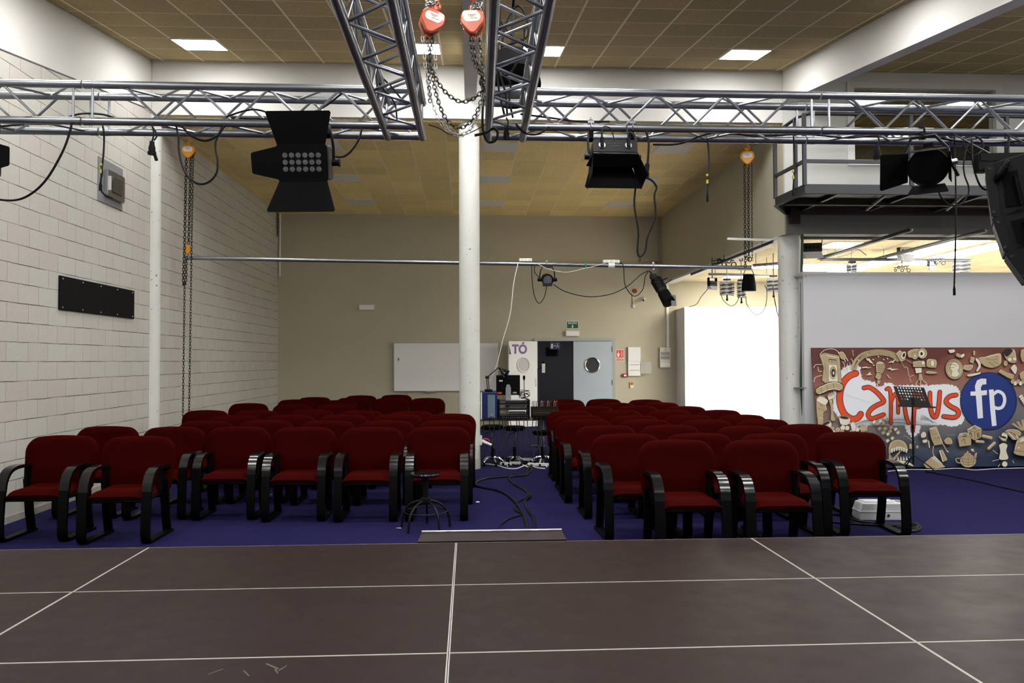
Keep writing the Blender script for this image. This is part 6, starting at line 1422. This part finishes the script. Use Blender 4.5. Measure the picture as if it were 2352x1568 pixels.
def bust(p):
    p.sh([(145, 620), (180, 590), (235, 600), (262, 660), (250, 700), (262, 740), (225, 770), (220, 840), (165, 850), (150, 780)], 0, True); p.sh([(145, 640), (190, 600), (270, 640), (240, 690), (180, 665)], 1, True); p.lines([[(180, 690), (215, 700)], [(160, 720), (200, 740)], [(235, 745), (210, 752)]], 3, 2)
    p.sh([(262, 590), (325, 560), (340, 600), (300, 640), (275, 635)], 1, True); p.sh([(280, 640), (312, 640), (330, 800), (350, 850), (300, 850), (300, 740)], 0, True); p.ell(300, 578, 34, 16, 0, -.4)
    p.sh([(160, 830), (190, 805), (220, 830), (215, 900), (165, 900)], 0, True)
doodle('painted_bust', bust)
def cups(p):
    for cx, cy, rx, h, r in ((250, 880, 52, 70, -.4), (440, 820, 58, 75, .12)):
        p.sh([(cx-rx, cy), (cx+rx, cy+rx*r*.4), (cx+rx*.7, cy+h), (cx-rx*.6, cy+h)], 1, True); p.ell(cx, cy, rx, 20, 0, r); p.ell(cx, cy+3, rx*.75, 12, 2, r)
    for k in range(14):
        a, b = 200+(k*53) % 470, 925+(k*37) % 60; p.sh([(a-26, b), (a, b-24), (a+30, b-8), (a+22, b+22), (a-12, b+24)], k % 2, True)
    p.sh([(590, 935), (625, 895), (690, 905), (680, 965), (620, 970)], 0); p.lines([[(600, 940), (680, 915)], [(605, 952), (680, 940)]], 3, 1); p.sh([(500, 890), (530, 865), (560, 900), (555, 960), (520, 960)], 1, True)
doodle('painted_cups', cups)
def blocks(p):
    for a, b, c in ((735, 860, 1), (770, 880, 0), (800, 850, 1), (850, 815, 1), (870, 840, 0), (830, 870, 0), (790, 930, 0), (850, 930, 0), (910, 920, 0), (960, 935, 1), (985, 970, 1), (880, 985, 1), (925, 1030, 1), (830, 975, 0), (875, 1055, 1), (900, 960, 0)): p.sh([(a-6, b+6), (a+24, b-14), (a+40, b+12), (a+10, b+34)], c, line=2.5)
doodle('painted_blocks', blocks)
def jaws(p):
    p.sh([(900, 1140), (925, 1080), (1000, 1050), (1075, 1080), (1108, 1165), (1060, 1185), (1000, 1150), (930, 1190), (905, 1210)], 0, True); p.sh([(905, 1200), (940, 1250), (1010, 1180), (1030, 1180), (960, 1275), (905, 1290)], 0, True)
    for k in range(7): x = 935+k*25; y = 1165-22*sin(k/6*pi); p.sh([(x-12, y-18), (x+14, y-18), (x+10, y+22), (x-4, y+26)], 1, True, 2.5)
    for k in range(5): x = 1000+k*30; p.sh([(x-12, 1270), (x-2, 1228), (x+12, 1270)], 1, True, 2.5)
    p.sh([(905, 1290), (960, 1270), (1060, 1275), (1130, 1300), (1165, 1335), (1100, 1318), (1000, 1300), (920, 1312)], 1, True)
doodle('painted_jaws', jaws)
def handheld(p):
    p.lines([[(1372, 1118), (1365, 1180), (1375, 1225)], [(1470, 1100), (1500, 1150), (1525, 1190)]], 10, 0); p.sh([(1325, 932), (1405, 912), (1475, 1100), (1380, 1118), (1345, 1040)], 0); p.sh([(1340, 945), (1398, 930), (1418, 985), (1358, 1000)], 0, line=3); p.stroke([(1330, 940), (1404, 918)], 6, 1, smooth=False)
    for x, y in ((1382, 1050), (1425, 1038), (1420, 1048)): p.ell(x, y, 12, 12, 0, line=3)
doodle('painted_handheld_game', handheld)
def hands2(p):
    p.sh([(1236, 1000), (1262, 970), (1292, 985), (1290, 1025), (1245, 1035)], 1, True); p.sh([(1252, 1060), (1300, 1050), (1305, 1080), (1262, 1088)], 1, True); p.sh([(1480, 1060), (1520, 1030), (1556, 1045), (1570, 1095), (1520, 1105), (1490, 1090)], 0, True); p.sh([(1310, 1060), (1325, 1065), (1335, 1140), (1322, 1140)], 1)
    p.sh([(1115, 1100), (1160, 1102), (1160, 1152), (1115, 1150)], 0, line=2); p.sh([(1188, 1115), (1212, 1118), (1210, 1145), (1186, 1145)], 0, line=2)
    for k in range(9): p.ell(1065+k*13+(k % 3)*4, 1010+k*9, 6, 5, 1, line=1.5, n=8, hi=False)
    for k in range(8): p.ell(1500+k*13, 1008-(k % 2)*6, 5, 5, 0, line=1.5, n=8, hi=False)
doodle('painted_gloves', hands2)
def books(p):
    p.sh([(1340, 1240), (1480, 1345), (1400, 1358), (1290, 1352), (1262, 1308)], 0); p.sh([(1340, 1240), (1365, 1232), (1490, 1338), (1480, 1345)], 1); p.sh([(1362, 1230), (1380, 1222), (1465, 1310), (1455, 1318)], 1); p.sh([(1425, 1170), (1460, 1152), (1516, 1268), (1462, 1290)], 0); p.sh([(1425, 1170), (1440, 1165), (1476, 1284), (1462, 1290)], 1)
    p.sh([(1440, 1158), (1480, 1162), (1532, 1195), (1520, 1170)], 1)
doodle('painted_books', books)
def cubes(p):
    p.sh([(1718, 945), (1800, 900), (1875, 940), (1870, 1028), (1798, 1066), (1732, 1020)], 0); p.lines([[(1718, 945), (1800, 975)], [(1800, 975), (1875, 940)], [(1800, 975), (1798, 1066)]], 3, 2); p.stroke([(1722, 948), (1800, 904), (1870, 940)], 5, 1, smooth=False)
    p.sh([(1618, 1028), (1640, 990), (1712, 978), (1762, 1020), (1764, 1112), (1640, 1130)], 0); p.lines([[(1618, 1028), (1760, 1022)]], 3, 2); p.stroke([(1640, 992), (1712, 982), (1758, 1018)], 5, 1, smooth=False)
    p.lines([[(1662, 1075), (1690, 1045), (1695, 1100)], [(1670, 998), (1705, 992), (1712, 1005), (1675, 1020), (1715, 1018)], [(1742, 1010), (1755, 972), (1772, 1025)], [(1748, 998), (1768, 1002)], [(1825, 985), (1828, 1035)], [(1825, 985), (1848, 990), (1828, 1010), (1850, 1015), (1828, 1035)], [(1815, 925), (1790, 920), (1785, 938), (1812, 945)]], 5, 2)
doodle('painted_toy_cubes', cubes)
def crayons(p):
    for (a, b, c, d, w) in ((1885, 1015, 1972, 1035, 40), (1818, 1072, 1890, 1078, 34), (1945, 1145, 2005, 1090, 42)):
        p.stroke([(a, b), (c, d)], w, 2, smooth=False); p.stroke([(a, b), (c, d)], w-8, 0, smooth=False); p.stroke([(a, b-8), (c, d-8)], 8, 1, smooth=False)
    p.sh([(1755, 1150), (1795, 1152), (1782, 1165), (1798, 1178), (1788, 1184), (1772, 1172), (1764, 1178)], 1, line=2)
doodle('painted_crayons', crayons)
def teapot(p):
    p.sh([(1790, 1240), (1800, 1195), (1825, 1190), (1815, 1250), (1800, 1300)], 0); p.stroke([(1650, 1300), (1612, 1290), (1602, 1255), (1650, 1250)], 16, 2); p.stroke([(1650, 1300), (1612, 1290), (1602, 1255), (1650, 1250)], 10, 0)
    p.ell(1728, 1275, 86, 72, 0); p.ell(1722, 1205, 38, 14, 0); p.ell(1722, 1186, 14, 14, 0)
    for k in (-1, 0, 1): p.stroke([(1728+k*50, 1205+abs(k)*10), (1728+k*62, 1275), (1728+k*46, 1340-abs(k)*10)], 2.4, 2)
    for k in (0, 1, 2): p.stroke([(1645+k*4, 1250+k*30), (1728, 1262+k*30), (1812-k*4, 1250+k*30)], 2.4, 2)
doodle('painted_teapot', teapot)
def manne(p):
    p.sh([(2050, 1110), (2095, 1088), (2140, 1112), (2128, 1170), (2150, 1250), (2100, 1268), (2052, 1255), (2062, 1180)], 1, True); p.sh([(2070, 1040), (2085, 985), (2130, 980), (2140, 1040), (2105, 1062)], 1, True); p.stroke([(2052, 1018), (2085, 1058), (2130, 1068)], 12, 0); p.ell(2100, 1030, 30, 10, 2, .3)
    p.lines([[(1985, 1165), (2040, 1205)], [(1980, 1280), (2050, 1262)], [(2040, 1340), (2060, 1310)], [(2190, 1270), (2210, 1300)]], 5, 1); p.lines([[(2130, 1060), (2180, 1075), (2170, 1130), (2140, 1150)]], 3, 2); p.ell(2110, 1310, 30, 30, 1)
doodle('painted_mannequin', manne)
def flower(p):
    for k in range(4): p.stroke([(2110+k*30, 975-k*6), (2150+k*30, 1000+k*8), (2200+k*20, 1050)], 22, 2); p.stroke([(2110+k*30, 975-k*6), (2150+k*30, 1000+k*8), (2200+k*20, 1050)], 15, k % 2)
    p.sh([(2100, 975), (2150, 945), (2240, 950), (2285, 985), (2260, 1020), (2180, 980)], 0, True)
    for k in range(3): p.sh([(2180+k*50, 890-k*20), (2205+k*50, 880-k*20), (2300+k*12, 955), (2285+k*10, 962)], 0, line=.5, hi=False)
doodle('painted_flower', flower)
def car(p):
    p.sh([(2208, 1160), (2230, 1075), (2275, 1025), (2352, 1012), (2400, 1030), (2400, 1215), (2290, 1225), (2206, 1200)], 0, True); p.sh([(2275, 1040), (2352, 1028), (2352, 1060), (2262, 1085)], 1); p.ell(2255, 1140, 14, 14, 1); p.ell(2340, 1120, 20, 30, 1); p.lines([[(2215, 1165), (2290, 1180), (2352, 1175)], [(2225, 1100), (2352, 1085)]], 3, 2)
    p.sh([(2322, 880), (2352, 860), (2380, 900), (2352, 930)], 1, True)
doodle('painted_car', car)
